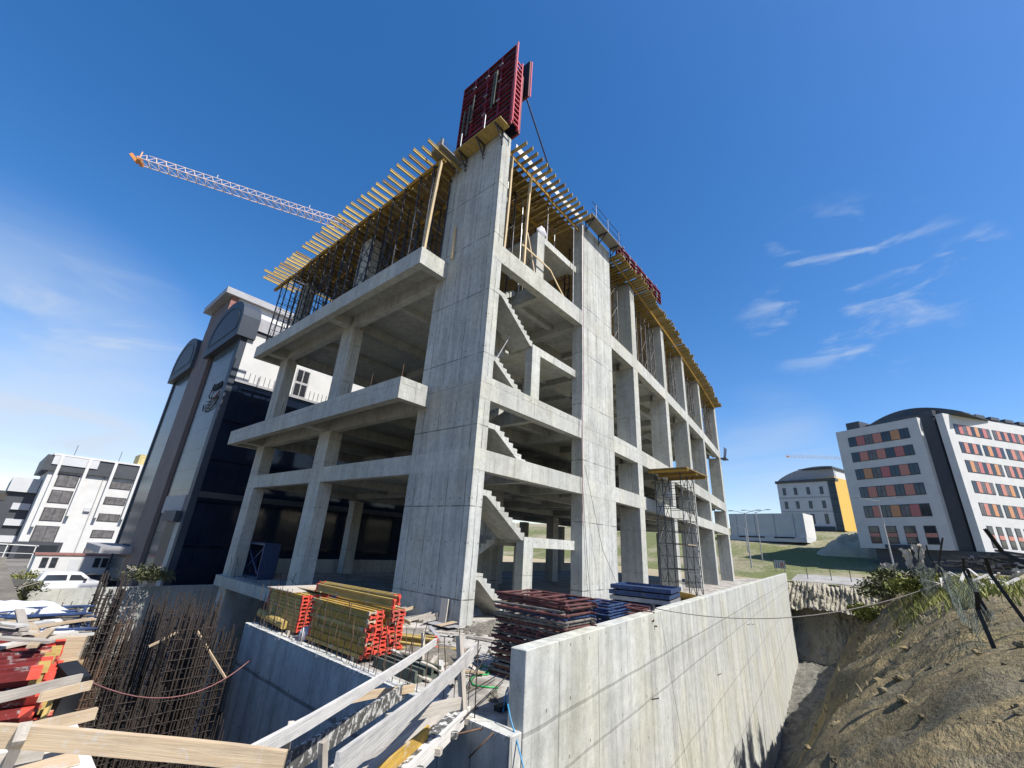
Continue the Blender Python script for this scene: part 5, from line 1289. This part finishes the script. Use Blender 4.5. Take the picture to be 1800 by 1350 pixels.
o = b.build('dirt_heap', 'dirt', smooth=True); tag(o, 'low heap of dust and mortar beside the stray beams', 'dirt'); o['kind'] = 'stuff'
gx = thing('timber_tray', 'dark green timber tray below the front of the larger stack', 'tray', (6.9, 8.6, GZ)); gx.location = (0, 0, 0)
MB().box((6.45, 7.7, GZ + .004), (7.1, 9.2, GZ + .06)).build('tray_base', 'net', gx)
b = MB()
for x in (6.45, 6.66, 6.87, 7.08): b.box((x, 7.72, GZ + .061), (x + .06, 9.18, GZ + .2))
b.build('tray_rib', 'net', gx)
for i in range(14):
    cx, cy = rr.uniform(6.6, 8.0), rr.uniform(7.0, 9.3); a = rr.uniform(0, 3.1); L = rr.uniform(.4, 1.1); z = GZ + .05 + .02 * (i % 4)
    board('scrap_board', (cx - math.cos(a) * L / 2, cy - math.sin(a) * L / 2, z), (cx + math.cos(a) * L / 2, cy + math.sin(a) * L / 2, z + rr.uniform(0, .12)), .03, .1, rr.choice(('pine_grey', 'pine_white', 'pine')), 'short scrap board strewn near the gangway end of the slab', 'board', 'scrap boards near the gangway')

# ------------------------------------------------------------------ gangway in front
def gb_(name, a, b_, wd, th, mt, label, cat='plank', up=(0, 0, 1)): return board(name, V(a), V(b_), wd, th, mt, label, cat, None, up)
R1a, R1b = PZ(418, 1340, -1.5), PZ(766, 1128, -1.88)
gb_('hand_rail', R1a, R1b, .11, .04, 'pine_white', 'long cement-stained handrail board of the gangway over the pit', 'rail')
R2a, R2b = PZ(590, 1352, -1.62), PZ(838, 1138, -1.95)
gb_('hand_rail', R2a, R2b, .19, .04, 'pine_white', 'broad whitish board rising beside the gangway to the grey post', 'rail')
gb_('splashed_board', PZ(505, 1345, -2.0), PZ(712, 1214, -2.35), .2, .04, 'pine_dark', 'black and white concrete-splashed side board of the gangway', 'rail')
gb_('spacer_board', PZ(618, 1228, -2.25), PZ(728, 1210, -2.3), .11, .04, 'pine', 'bowed tan board under the upper gangway handrail', 'board')
gb_('cross_board', PZ(678, 1268, -2.05), PZ(808, 1236, -2.15), .14, .05, 'pine_grey', 'greyish board nailed across the foot of the grey post', 'board')
gb_('long_rail', PZ(-60, 1290, -1.35), PZ(500, 1340, -1.5), .125, .04, 'pine', 'long pine rail board spanning the rebar pit at the bottom', 'rail')
pt = PZ(815, 1262, GZ); gb_('upright_post', pt, PX(808, 1117, pt.x), .10, .09, 'pine_grey', 'grey square post standing at the slab corner of the gangway', 'post')
gb_('upright_post', PZ(742, 1175, GZ + .0), PX(744, 1112, PZ(742, 1175, GZ).x), .06, .06, 'pine_grey', 'thin pale lath post behind the upper gangway handrail', 'post')
gb_('stub_post', PZ(500, 1345, -2.2), PZ(511, 1275, -1.62), .07, .05, 'pine_grey', 'short pale post holding the cement-stained handrail', 'post')
gb_('stub_post', PZ(567, 1358, -2.0), PZ(569, 1302, -1.75), .07, .05, 'pine_grey', 'short square post nailed to the splashed side board', 'post')
gb_('plate_board', PZ(815, 1168, -2.0), PZ(832, 1150, -1.95), .22, .02, 'pine_white', 'white offcut nailed at the head of the broad gangway board', 'board')
e0, e1 = PZ(640, 1400, GZ + .06), PZ(812, 1244, GZ + .07)
gd = V((e1 - e0)).normalized(); gs = V((-gd.y, gd.x, 0)).normalized()
for i, (o_, wd, mt, lb) in enumerate(((-.02, .22, 'pine_dark', 'dark splashed deck plank of the gangway beside the open edge'), (.24, .2, 'pine_grey', 'worn grey deck plank in the middle of the gangway'), (.50, .22, 'ply_grey', 'grey plywood deck plank of the gangway under the broad rail'), (.76, .2, 'pine_dark', 'innermost dark deck plank of the gangway'))):
    gb_('deck_plank', e0 + gs * o_ - gd * .5, e1 + gs * (o_ * .75) - gd * (.2 * i), .05, wd, mt, lb)
gb_('edge_beam', e0 - gs * .16 - gd * .5 - V((0, 0, .06)), e1 - gs * .13 - V((0, 0, .06)), .2, .05, 'pine_white', 'pale outer edge beam of the gangway over the drop', 'beam')
gb_('toe_board', e0 - gs * .02 + V((0, 0, .09)), e0.lerp(e1, .52) - gs * .02 + V((0, 0, .09)), .18, .03, 'yellow_old', 'yellowish toe board lying along the gangway edge', 'board')
for i in range(5):
    p = e0.lerp(e1, .12 + .2 * i) - V((0, 0, .085)); gb_('deck_bearer', p - gs * .25, p + gs * .95, .08, .08, 'pine_dark' if i % 2 else 'pine_grey', 'bearer under the gangway deck planks', 'bearer')['group'] = 'bearers under the gangway'
def rod(name, pts, r, mt, label, cat='rebar'): return tag(MB().path(pts, r, 6).build(name, mt, smooth=True), label, cat)
rod('rebar_rod', [PZ(816, 1222, -2.5), PZ(868, 1126, -2.2)], .010, 'rust_dark', 'straight dark rebar leaning from the post to the hose')
rod('rebar_rod', [PZ(816, 1222, -2.5), PZ(876, 1186, GZ + .1)], .010, 'rust_dark', 'short dark rebar lying from the post onto the slab')
rod('rebar_rod', [PZ(815, 1262, -2.6), PZ(893, 1187, -2.55)], .010, 'rust_dark', 'longer dark rebar pointing from the slab corner to the retaining wall')
rod('rebar_rod', [PZ(834, 1265, GZ), PX(841, 1125, PZ(834, 1265, GZ).x)], .010, 'rust_dark', 'single upright rebar standing on the slab corner')
rod('rust_pipe', [PZ(777, 1297, -2.75), PZ(855, 1278, -2.72)], .014, 'rust', 'rusty pipe stub sticking from the near pit wall face, upper', 'pipe')
rod('rust_pipe', [PX(824, 1332, 5.75), PX(868, 1287, 5.98)], .013, 'rust', 'rusty pipe stub hanging below the upper one on the pit wall', 'pipe')
rod('rust_pipe', [PZ(733, 1302, GZ + .13), PZ(762, 1276, GZ + .14)], .013, 'rust', 'rusty bar lying on the dark deck plank of the gangway', 'pipe')
rod('green_hose', [PY(886, 1046, 7.3), PY(884, 1080, 7.35), PY(880, 1105, 7.4), PZ(876, 1140, -2.2), PZ(868, 1165, GZ + .12), PZ(858, 1180, GZ + .03), PZ(846, 1183, GZ + .02), PZ(840, 1176, GZ + .02), PZ(852, 1170, GZ + .02), PZ(866, 1178, GZ + .02), PZ(856, 1186, GZ + .02), PZ(838, 1186, GZ + .02), PZ(827, 1194, GZ + .02), PZ(832, 1204, GZ + .02), PZ(850, 1207, GZ + .02), PZ(876, 1209, GZ + .02)], .016, 'green_hose', 'bright green hose hanging from the frame stack and coiling on the slab', 'hose')
rod('blue_hose', [PZ(884, 1252, GZ + .02), PZ(890, 1215, -2.5), PZ(893, 1208, -2.45), PX(893, 1240, 6.22), PX(897, 1262, 6.2), PX(908, 1300, 6.15), PX(921, 1352, 6.05), PX(940, 1420, 6.0)], .014, 'blue_hose', 'blue hose hanging over the slab corner beside the retaining wall end', 'hose')
tag(MB().box((-.13, -.07, 0), (.13, .07, .08)).build('tool_box', 'black'), 'small black box in the shadow of the retaining wall end', 'box').location = PZ(882, 1248, GZ)
def sag(a, b_, s, n=16): a, b_ = V(a), V(b_); return [a.lerp(b_, i / n) - V((0, 0, s * 4 * (i / n) * (1 - i / n))) for i in range(n + 1)]
rod('slack_cable', sag(rp(13.6, .15, -1.55), PY(1662, 1022, -1.0), .55), .013, 'rope', 'slack grey cable strung from the retaining wall across the trench', 'cable')
rod('pink_cable', sag(PZ(130, 1185, -2.1), PX(440, 1160, 5.99), .55), .012, 'pinkrope', 'slack pinkish cable hanging across the rebar pit', 'cable')
tag(MB().box((-.05, -.05, 0), (.05, .05, .16)).build('anchor_bolt', 'steel'), 'small steel anchor on top of the retaining wall holding the slack cable', 'anchor').location = rp(13.5, .16, -1.6)

# ------------------------------------------------------------------ lumber by the pit rim
rr = random.Random(77)
for r_ in range(9):
    for c in range(11):
        y = 7.55 + .205 * c + (.1 if r_ % 2 else 0); z = -2.40 + .088 * r_ + .05
        if r_ > 6 and c > 8: continue
        xe = 1.16 + .028 * c + rr.uniform(-.10, .06) - .02 * r_
        h20(2.4, 'red-ended timber beam in the heap at the pit rim', 'red-ended beams at the pit rim', lay((xe - 2.4, y + .25, z), (xe, y, z), math.pi / 2 + rr.uniform(-.08, .08)), 'red_body', el=.10, emt=rr.choice(('red_end', 'red_end', 'red_end', 'red_old', 'yellow')))
for i in range(46):
    cx, cy = rr.uniform(-.3, .95), rr.uniform(8.2, 11.2); a = rr.gauss(1.25, .45) if i % 3 else rr.uniform(0, 3.1); L = rr.uniform(.6, 1.5); z = -1.60 + .022 * (i % 9) - (.25 if cy > 9.9 else 0)
    board('lumber_board', (cx - math.cos(a) * L / 2, cy - math.sin(a) * L / 2, z), (cx + math.cos(a) * L / 2, cy + math.sin(a) * L / 2, z + rr.uniform(-.06, .12)), .03, rr.choice((.1, .14, .18)), rr.choice(('pine_grey', 'pine_grey', 'pine', 'pine_white')), 'weathered board thrown on the red-ended beams', 'board', 'weathered boards on the rim heap')
for i in range(9):
    y = 10.2 + .42 * i + rr.uniform(-.1, .1); z = -2.12 + .04 * (i % 3)
    o = MB().box((-1.0, -.17, -.03), (1.0, .17, .03)).build('formwork_board', 'yellow' if i % 2 else 'ply'); o.location = (.55 + rr.uniform(-.2, .25), y, z); o.rotation_euler = (rr.uniform(-.1, .1), rr.uniform(-.06, .06), rr.uniform(-.25, .25)); tag(o, 'yellow-orange formwork board lying behind the weathered lumber', 'formwork board', 'yellow boards behind the lumber')
for i in range(14):
    y = 11.2 + .16 * i; put_frame('steel_blue' if i % 3 else 'steel_grey', 'blue-grey steel frame stacked under the white tarpaulin', 'steel frames under the tarpaulin', (.95 + rr.uniform(-.12, .15), 12.6 + rr.uniform(-.3, .3), -2.3 + .042 * i), (rr.uniform(-.05, .05), rr.uniform(-.05, .05), 1.5 + rr.uniform(-.1, .1)))
o = MB().grid(lambda u, v: (.15 + 1.75 * u, 12.6 + 1.7 * v + .2 * math.sin(5 * u), -1.72 - .55 * (abs(2 * v - 1) ** 3) - .35 * max(0, u - .75) * 4 * (1 - .4 * v) + .16 * (fbm(u * 5, v * 8) - .5) + .07 * math.sin(16 * v + 5 * u + 3 * fbm(u * 4, v * 4))), 60, 44).build('tarpaulin', 'tarp', smooth=True)
sd = o.modifiers.new('thick', 'SOLIDIFY'); sd.thickness = .012
tag(o, 'crumpled white tarpaulin thrown over the steel frames by the pit', 'tarpaulin')
for i in range(26):
    cx, cy = rr.uniform(-.3, 1.5), rr.uniform(10.6, 12.3); a = rr.gauss(.2, .5); L = rr.uniform(.5, 1.2); z = -1.98 + .03 * (i % 6)
    board('lumber_board', (cx - math.cos(a) * L / 2, cy - math.sin(a) * L / 2, z), (cx + math.cos(a) * L / 2, cy + math.sin(a) * L / 2, z + rr.uniform(-.06, .12)), .03, rr.choice((.1, .14, .16)), rr.choice(('pine_grey', 'pine', 'pine_white')), 'short grey offcut in the heap before the tarpaulin', 'board', 'offcuts before the tarpaulin')
Zr = -2.0
gb_('rail_board', PZ(-40, 1236, -1.7), PZ(142, 1192, -1.72), .09, .035, 'pine_grey', 'upper grey board projecting over the pit rim', 'rail')
gb_('rail_board', PZ(70, 1226, -1.75), PZ(159, 1205, -1.78), .09, .035, 'pine', 'second pale board projecting over the pit rim', 'rail')
gb_('rail_board', PZ(25, 1288, -1.9), PZ(168, 1254, -1.9), .10, .05, 'pine', 'thick yellowish pole board projecting lowest over the pit rim', 'rail')
gb_('rail_lath', PZ(70, 1275, -2.1), PZ(98, 1212, -1.85), .07, .04, 'yellow', 'short lemon-yellow lath crossing the rim boards', 'lath')
gb_('rail_post', PZ(8, 1358, -2.1), PZ(40, 1285, -1.3), .10, .06, 'pine_grey', 'leaning grey post tied to the long pine rail', 'post')
gb_('rail_board', PZ(-30, 1345, -1.75), PZ(78, 1322, -1.75), .09, .035, 'pine_grey', 'lower grey board below the long pine rail', 'rail')
gb_('rail_board', PZ(20, 1330, -2.25), PZ(60, 1255, -2.2), .12, .04, 'pine_grey', 'grey offcut lying under the leaning post', 'rail')
o = MB().box((-.3, -.22, -.01), (.3, .22, .01)).build('ply_offcut', 'pine'); o.matrix_world = Matrix.Translation(PZ(62, 1345, -2.285)); tag(o, 'tan plywood offcut lying on the pale screed edge', 'offcut')
o = MB().box((-.1, -.22, 0), (.1, .22, .5)).build('form_offcut', 'black'); o.matrix_world = Matrix.Translation(PZ(92, 1255, -2.29)) @ Matrix.Rotation(.3, 4, 'Z') @ Matrix.Rotation(.25, 4, 'X'); tag(o, 'small black upright form piece by the lemon lath', 'offcut')
o = MB().box((-.16, -.05, 0), (.16, .05, .55)).build('osb_strip', 'pine'); o.matrix_world = Matrix.Translation(PZ(103, 1192, -2.29)) @ Matrix.Rotation(-.4, 4, 'Z'); tag(o, 'speckled tan board standing at the end of the red beam heap', 'board')
"""weed at the heap"""
def leaves(b, c, r, n, sz, rnd, flat=.7):
    for _ in range(n):
        t, ph = rnd.uniform(0, 6.28), math.acos(rnd.uniform(-.2, 1)); k = r * rnd.uniform(.25, 1)
        p = V((c[0] + k * math.cos(t) * math.sin(ph), c[1] + k * math.sin(t) * math.sin(ph), c[2] + flat * k * math.cos(ph)))
        d = V((rnd.gauss(0, 1), rnd.gauss(0, 1), rnd.gauss(.5, .8))).normalized(); e = d.cross(V((rnd.random(), rnd.random(), 1))).normalized()
        s = sz * rnd.uniform(.6, 1.4); b.add([p - e * s * .3, p + d * s * .5, p + e * s * .3, p + d * s], [(0, 2, 1), (1, 2, 3)]) if False else b.add([p, p + e * s * .32 + d * s * .5, p + d * s, p - e * s * .32 + d * s * .5], [(0, 1, 2, 3)])
def bush(name, label, cat, c, r, n, sz, mt, seed, group=None, lumps=4):
    rnd = random.Random(seed); root = thing(name, label, cat, c, group); root.location = (0, 0, 0)
    b = MB()
    for _ in range(lumps):
        q = (c[0] + rnd.uniform(-r, r) * .6, c[1] + rnd.uniform(-r, r) * .6, c[2] + rnd.uniform(0, r * .35)); leaves(b, q, r * rnd.uniform(.45, .8), n // lumps, sz, rnd)
    b.build('foliage', mt, root)
    s = MB()
    for _ in range(7): s.path([(c[0], c[1], c[2] - .1), (c[0] + rnd.uniform(-r, r) * .3, c[1] + rnd.uniform(-r, r) * .3, c[2] + r * .3), (c[0] + rnd.uniform(-r, r) * .7, c[1] + rnd.uniform(-r, r) * .7, c[2] + r * .6)], .012 * max(1, r), 4)
    s.build('stem', 'pine_grey', root); return root
bush('weed', 'green weed growing in front of the red beam ends', 'weed', tuple(PZ(22, 1240, -2.2)), .42, 420, .09, 'leaf', 4)
bush('shrub', 'brown-green shrub at the foot of the glazed tower', 'shrub', tuple(PY(250, 1024, 38.0)), 1.6, 1500, .16, 'leaf_d', 5, None, 7)
bush('shrub', 'yellow-green verge shrub left of the silver van below the white block', 'shrub', tuple(PY(46, 1010, 60) - V((0, 0, .6))), 1.2, 900, .16, 'leaf', 6, None, 7)['label'] = 'yellow-green verge shrub by the white cabin below the white block'
bush('shrub', 'dry green shrub on the near side of the sloping kerb', 'shrub', tuple(PY(10, 1060, 34)), 1.6, 1200, .16, 'leaf_d', 8, None, 6)

# ------------------------------------------------------------------ vegetation, fence and netting on the bank
def blades(name, label, spots, n, h, mt, seed):
    rnd = random.Random(seed); b = MB()
    for (cx, cy, r, zf) in spots:
        for _ in range(n):
            t = rnd.uniform(0, 6.28); k = r * math.sqrt(rnd.random()); x, y = cx + k * math.cos(t), cy + k * math.sin(t)
            z = zf(x, y); hh = h * rnd.uniform(.4, 1.3); lx, ly = rnd.gauss(0, .35) * hh, rnd.gauss(0, .35) * hh; w_ = .012 * rnd.uniform(.8, 1.8) * max(1, h)
            a = rnd.uniform(0, 3.1); ca, sa = math.cos(a) * w_, math.sin(a) * w_
            b.add([(x - ca, y - sa, z - .02), (x + ca, y + sa, z - .02), (x + lx * .5 + ca * .7, y + ly * .5 + sa * .7, z + hh * .6), (x + lx, y + ly, z + hh), (x + lx * .5 - ca * .7, y + ly * .5 - sa * .7, z + hh * .6)], [(0, 1, 2, 4), (4, 2, 3)])
    o = b.build(name, mt); tag(o, label, 'grass'); o['kind'] = 'stuff'; return o
rnd = random.Random(41)
sp = [(x, -.8 + rnd.gauss(0, .5) - .02 * (x - 20), rnd.uniform(.4, 1.0), bank_z) for x in [14 + .55 * i for i in range(60)]]
blades('grass', 'green grass tufts along the crest of the earth bank', sp, 60, .26, 'leaf', 1)
sp = [(rnd.uniform(6, 40), rnd.uniform(-9, -1.2), rnd.uniform(.4, 1.2), bank_z) for _ in range(90)]
blades('grass', 'yellowish grass patches on top of the earth bank behind the net', sp, 70, .26, 'leaf', 2)
sp = [(rnd.uniform(4, 30), rnd.uniform(-.8, 2.2), rnd.uniform(.3, .9), bank_z) for _ in range(150)]
blades('dry_weed', 'sparse dry weeds on the slope of the earth bank', [q for q in sp if q[0] > 9], 14, .08, 'straw', 3)
for i, (x, y, r, lb, mt) in enumerate(((25.0, 1.25, .8, 'bright yellow-green bush at the brink of the earth bank', 'leaf'), (27.5, .55, 1.1, 'dark green bush behind the bright one on the bank', 'leaf_d'), (31, .2, 1.2, 'pale green bush higher along the bank crest', 'leaf'), (24.0, -.3, 1.0, 'olive bush under the nearest bent fence posts', 'leaf_d'), (21.5, -.6, .8, 'yellowish bush between the fence posts on the bank', 'leaf'))):
    bush('bush', lb, 'bush', (x, y, bank_z(x, y) + .1), r, 1500, .14, mt, 50 + i, None, 7)
# bent angle-iron fence posts: measured ends, each at its own distance along the bank
FP = [((1796, 1085), (1738, 985), (1733, 962), 7.6), ((1782, 1196), (1722, 1072), (1718, 1040), 7.2), ((1738, 1085), (1692, 1000), (1692, 975), 11), ((1676, 1062), (1652, 995), (1648, 950), 14), ((1745, 995), (1718, 958), (1712, 935), 9), ((1652, 1005), (1632, 968), (1628, 955), 20), ((1598, 1015), (1588, 985), (1590, 962), 24), ((1625, 1010), (1614, 985), (1613, 960), 21)]
FP = [((1815, 1110), (1742, 1010), (1732, 980), 8.5), ((1790, 1240), (1719, 1072), (1717, 1040), 7.5), ((1722, 1062), (1694, 1004), (1693, 980), 12), ((1674, 1060), (1650, 990), (1657, 945), 15), ((1830, 1005), (1762, 970), (1732, 930), 7.0), ((1657, 1020), (1632, 975), (1628, 958), 21), ((1622, 1012), (1614, 985), (1616, 960), 24), ((1745, 1090), (1712, 1035), (1700, 1000), 11)]
tops = []
nms = ('bent dark fence post leaning out past the white returns of the orange windowed building', 'long dark fence post bent low over the bank slope, its foot nearest the trench', 'dark fence post kinked near its top above the netting', 'tall kinked dark fence post where the slack cable ends', 'thick dark fence post bent towards the ground floor windows', 'small bent fence post at the crest beside pale debris', 'smallest bent fence post farthest along the crest', 'dark fence post holding the middle of the torn netting')
for (f, k, t, D_), lb in zip(FP, nms):
    pf, pk, pt_ = [pdir(*q) for q in (f, k, t)]
    a = pf * (D_ / math.hypot(pf.x, pf.y)); c = pk * (D_ / math.hypot(pk.x, pk.y)); e_ = pt_ * ((D_ - .15) / math.hypot(pt_.x, pt_.y))
    dn_ = (a - c).normalized(); a2 = a + dn_ * .9
    r = thing('fence_post', lb, 'fence post', a); r.location = (0, 0, 0)
    b = MB(); b.bar(a2, c, .04, .008); b.bar(a2 + V((.016, 0, 0)), c + V((.016, 0, 0)), .008, .04); b.build('angle_iron', 'black', r)
    b = MB(); b.bar(c, e_, .04, .008); b.bar(c + V((.016, 0, 0)), e_ + V((.016, 0, 0)), .008, .04); b.build('cranked_arm', 'black', r)
    tops.append((a, c, e_))
def net(name, label, A, B, C, D, n1, n2, sagz=.5, wr=.004):
    """torn chain-link: crossed wires hung between two edges"""
    A, B, C, D = V(A), V(B), V(C), V(D); rnd = random.Random(n1)
    def P(u, v):
        p = A.lerp(B, u).lerp(D.lerp(C, u), v); s = math.sin(math.pi * u) * sagz * (.4 + .6 * v)
        return p - V((0, 0, s)) + V((.12 * (fbm(u * 4, v * 4) - .5) * 2, .3 * (fbm(u * 3 + 5, v * 3) - .5), .25 * (fbm(u * 6, v * 5 + 2) - .5)))
    b = MB()
    for i in range(-n2, n1):
        for sg in (0, 1):
            pts = []
            for k in range(n2 + 1):
                u = (i + k) / n1 if sg == 0 else (i + n2 - k) / n1
                if 0 <= u <= 1: pts.append(P(u, k / n2))
            if len(pts) > 1:
                for q, w_ in zip(pts, pts[1:]):
                    d_ = (w_ - q).normalized(); sd = d_.cross(V((.3, .2, 1))).normalized() * wr; u2 = sd.cross(d_)
                    b.add([q - sd, q + sd * .5 + u2, q + sd * .5 - u2, w_ - sd, w_ + sd * .5 + u2, w_ + sd * .5 - u2], [(0, 1, 4, 3), (1, 2, 5, 4), (2, 0, 3, 5)])
    return tag(b.build(name, 'net'), label, 'netting')
net('chain_link_net', 'torn green-grey wire netting draped between bent fence posts on the bank', tops[3][1], tops[0][1] + V((-.5, .2, -.1)), tops[1][0] + V((0, .1, .1)), tops[2][0] + V((0, .3, 0)), 44, 26, .35, .0022)
net('chain_link_net', 'second torn wire netting hanging along the bank crest behind pale debris', tops[6][1], tops[3][1], tops[3][0] + V((.4, .2, .2)), tops[6][0] + V((1, .3, .1)), 60, 24, .5, .003)
net('chain_link_net', 'sagging wire netting lying on the bank below the nearest post', tops[2][0] + V((0, 0, .1)), tops[1][0] + V((.6, -.3, .5)), PZ(1850, 1250, -1.05), PZ(1765, 1190, -1.1), 40, 30, .12, .0018)
b = MB(); rr = random.Random(61)
for i in range(600):
    x = 4.5 + 38 * rr.random() ** 1.5; y = rr.uniform(-3.5, 5.5) if i % 4 else rr.uniform(-1.2, 1.5)
    if y > rw(x) - .8: continue
    lump(b, (x, y, bank_z(x, y) + .0), min(.22, abs(rr.gauss(0, .035)) + .01 + .001 * x))
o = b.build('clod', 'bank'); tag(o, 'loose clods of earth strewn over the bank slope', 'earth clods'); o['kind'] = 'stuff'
rnd = random.Random(5)
b = MB()
for i in range(40):
    x = rnd.uniform(17, 32); y = rnd.uniform(-3.2, -.6); z = bank_z(x, y) + .1
    b.bar((x, y, z), (x + rnd.uniform(-.7, .7), y + rnd.uniform(-.7, .7), z + rnd.uniform(0, .4)), .08, .04)
tag(b.build('scrap_debris', 'pine_white'), 'pale scrap strewn along the crest of the bank below the netting', 'debris')['kind'] = 'stuff'
b = MB()
for i in range(90):
    x = rnd.uniform(40, 84); y = rnd.uniform(-9, -5); z = .3 + rnd.uniform(0, 1.1)
    b.bar((x, y, z), (x + rnd.uniform(-2, 2), y + rnd.uniform(-2, 2), z + rnd.uniform(-.3, .3)), .2, .15)
tag(b.build('scrap_heap', 'black'), 'dark scrap heap before the stair core of the orange windowed building', 'debris')['kind'] = 'stuff'
sc = thing('plastic_scrap', 'white ragged plastic snagged at the far end of the bank crest', 'plastic'); rnd = random.Random(15)
for k, (px, py, s) in enumerate(((1614, 968, .55), (1594, 975, .5), (1566, 1004, .7))):
    p = pdir(px, py); p = p * (33 / math.hypot(p.x, p.y))
    MB().grid(lambda u, v: (p.x + .3 * (fbm(u * 4 + k, v * 4) - .5), p.y + s * (.25 + .75 * v) * (u - .5) + .25 * (fbm(u * 5, v * 5 + k) - .5), p.z + s * 2.0 * (v - .7) + .25 * (fbm(u * 6 + k, v * 3) - .5)), 10, 12).build('torn_sheet', 'pine_grey', sc)
o = MB(); n_ = 20
o.path([(36.6 + .33 * math.cos(6.283 * i / n_), 6.1 + .33 * math.sin(6.283 * i / n_) * .8, -10.75 + .15 * math.sin(6.283 * i / n_)) for i in range(n_ + 1)], .09, 8)
tag(o.build('old_tyre', 'tarp', smooth=True), 'pale ring lying on the trench floor at the foot of the retaining wall', 'tyre')
# path, field furniture
b = MB()
pa = [(80, 12.5), (82, 8), (83, 3), (83.5, -1)]; 
def fz(x, y, d): return (x, y, field_z(x, y) + d)
vs = []
for i in range(25):
    t = i / 24; y = 11.5 - 14.5 * t; x0 = 74.9 + .5 * math.sin(t * 2); wdt = 8.0 - 2 * (1 - t)
    for k in range(5): vs.append(fz(x0 + wdt * k / 4, y, .06))
b.add(vs, [(i * 5 + k, i * 5 + k + 1, (i + 1) * 5 + k + 1, (i + 1) * 5 + k) for i in range(24) for k in range(4)])
struct(b.build('path', 'path', smooth=True))
b = MB().grid(lambda u, v: (100 + 22 * u, -4 + 16 * v, 1.0 + 2.3 * u + 5.0 * math.sin(math.pi * u ** .7) * (math.sin(math.pi * v) ** 1.2) * (.6 + 1.0 * (fbm(u * 7, v * 8) - .3))), 60, 60)
tag(b.build('spoil_mound', 'mound', smooth=True), 'pale earth mound heaped beside the orange windowed building', 'mound')
def lamp(label, az, r, zb, zt, arms, rot, group=None):
    x, y = polar(az, r); root = thing('street_lamp', label, 'street lamp', (x, y, zb), group, (0, 0, rot)); h = zt - zb
    MB().path([(0, 0, 0), (0, 0, h)], [.11, .06], 8).build('pole', 'steel_light', root)
    for s in arms:
        a = MB().path([(0, 0, h - .1), (0, s * 1.2, h + .25), (0, s * 1.9, h + .35)], .04, 6).build('arm', 'steel_light', root)
        MB().box((-.12, min(s * 1.8, s * 2.6), h + .3), (.12, max(s * 1.8, s * 2.6), h + .42)).build('lamp_head', 'steel_light', a)
lamp('slim double-armed street lamp beside the white shed, taller pole', 11.1, 92, -.7, 8.0, (-1, 1), -.25)
lamp('second slim street lamp just beyond the double-armed one by the shed', 12.25, 80, -1.4, 6.8, (-1, 1), -.25)
lamp('street lamp standing in front of the orange window strips', .08, 72, -1.4, 7.8, (-1, 1), 0)
lamp('short lamp post before the plinth of the white shed', 12.4, 96, 1.0, 5.4, (1,), 0)
for i, az in enumerate((7.2, 3.6, 5.2)):
    x, y = polar(az, 78); o = MB().tube((x, y, field_z(x, y)), (x, y, field_z(x, y) + 1.6), .045, 6).build('marker_post', 'steel'); tag(o, 'thin marker post at the edge of the gravel path', 'post', 'marker posts at the path')
sb = thing('notice_board', 'white notice board with red and black print standing in the grass field', 'sign'); x, y = polar(9.55, 84); z = field_z(x, y)
MB().box((x, y - .8, z + .5), (x + .05, y + .8, z + 1.7)).build('board', 'white', sb)
b = MB(); [b.box((x - .012, y - .78 + .3 * k, z + .55), (x - .002, y - .70 + .3 * k, z + 1.65)) for k in range(6)]; b.build('dark_stripe', 'black', sb)
MB().box((x - .016, y - .55, z + .8), (x - .013, y - .05, z + 1.35)).build('red_mark', 'salmon', sb)
for s in (-.6, .6): MB().box((x + .06, y + s, z - .2), (x + .12, y + s + .06, z + 1.6)).build('leg', 'steel', sb)
# distant town on the horizon beyond the grey block and west of the tower
rnd = random.Random(2)
for i in range(46):
    az = rnd.uniform(86, 128) if i < 22 else rnd.uniform(128, 178); r = rnd.uniform(260, 620); x, y = polar(az, r)
    if y < 45: y = 45 + rnd.uniform(0, 60)
    w_, d_, h_ = rnd.uniform(12, 26), rnd.uniform(10, 18), rnd.uniform(8, 20)
    root = thing('town_house', 'small pale block with a red roof in the far town', 'house', (x, y, STREET), 'far town blocks', (0, 0, rnd.uniform(0, 1.5)))
    MB().box((-w_ / 2, -d_ / 2, 0), (w_ / 2, d_ / 2, h_)).build('wall', 'white2' if i % 3 else 'white', root)
    MB().prism([(-d_ / 2 - .5, h_), (d_ / 2 + .5, h_), (0, h_ + 3)], lambda u, v, q: (q, u, v), -w_ / 2 - .5, w_ / 2 + .5).build('roof', 'brick', root)
b = MB().grid(lambda u, v: (900 * math.cos(rad(80 + 110 * u)) * (1 + .5 * v), 900 * math.sin(rad(80 + 110 * u)) * (1 + .5 * v), STREET - 1 + (26 + 30 * fbm(u * 9, 3)) * v), 90, 4)
struct(b.build('hills', 'field', smooth=True))
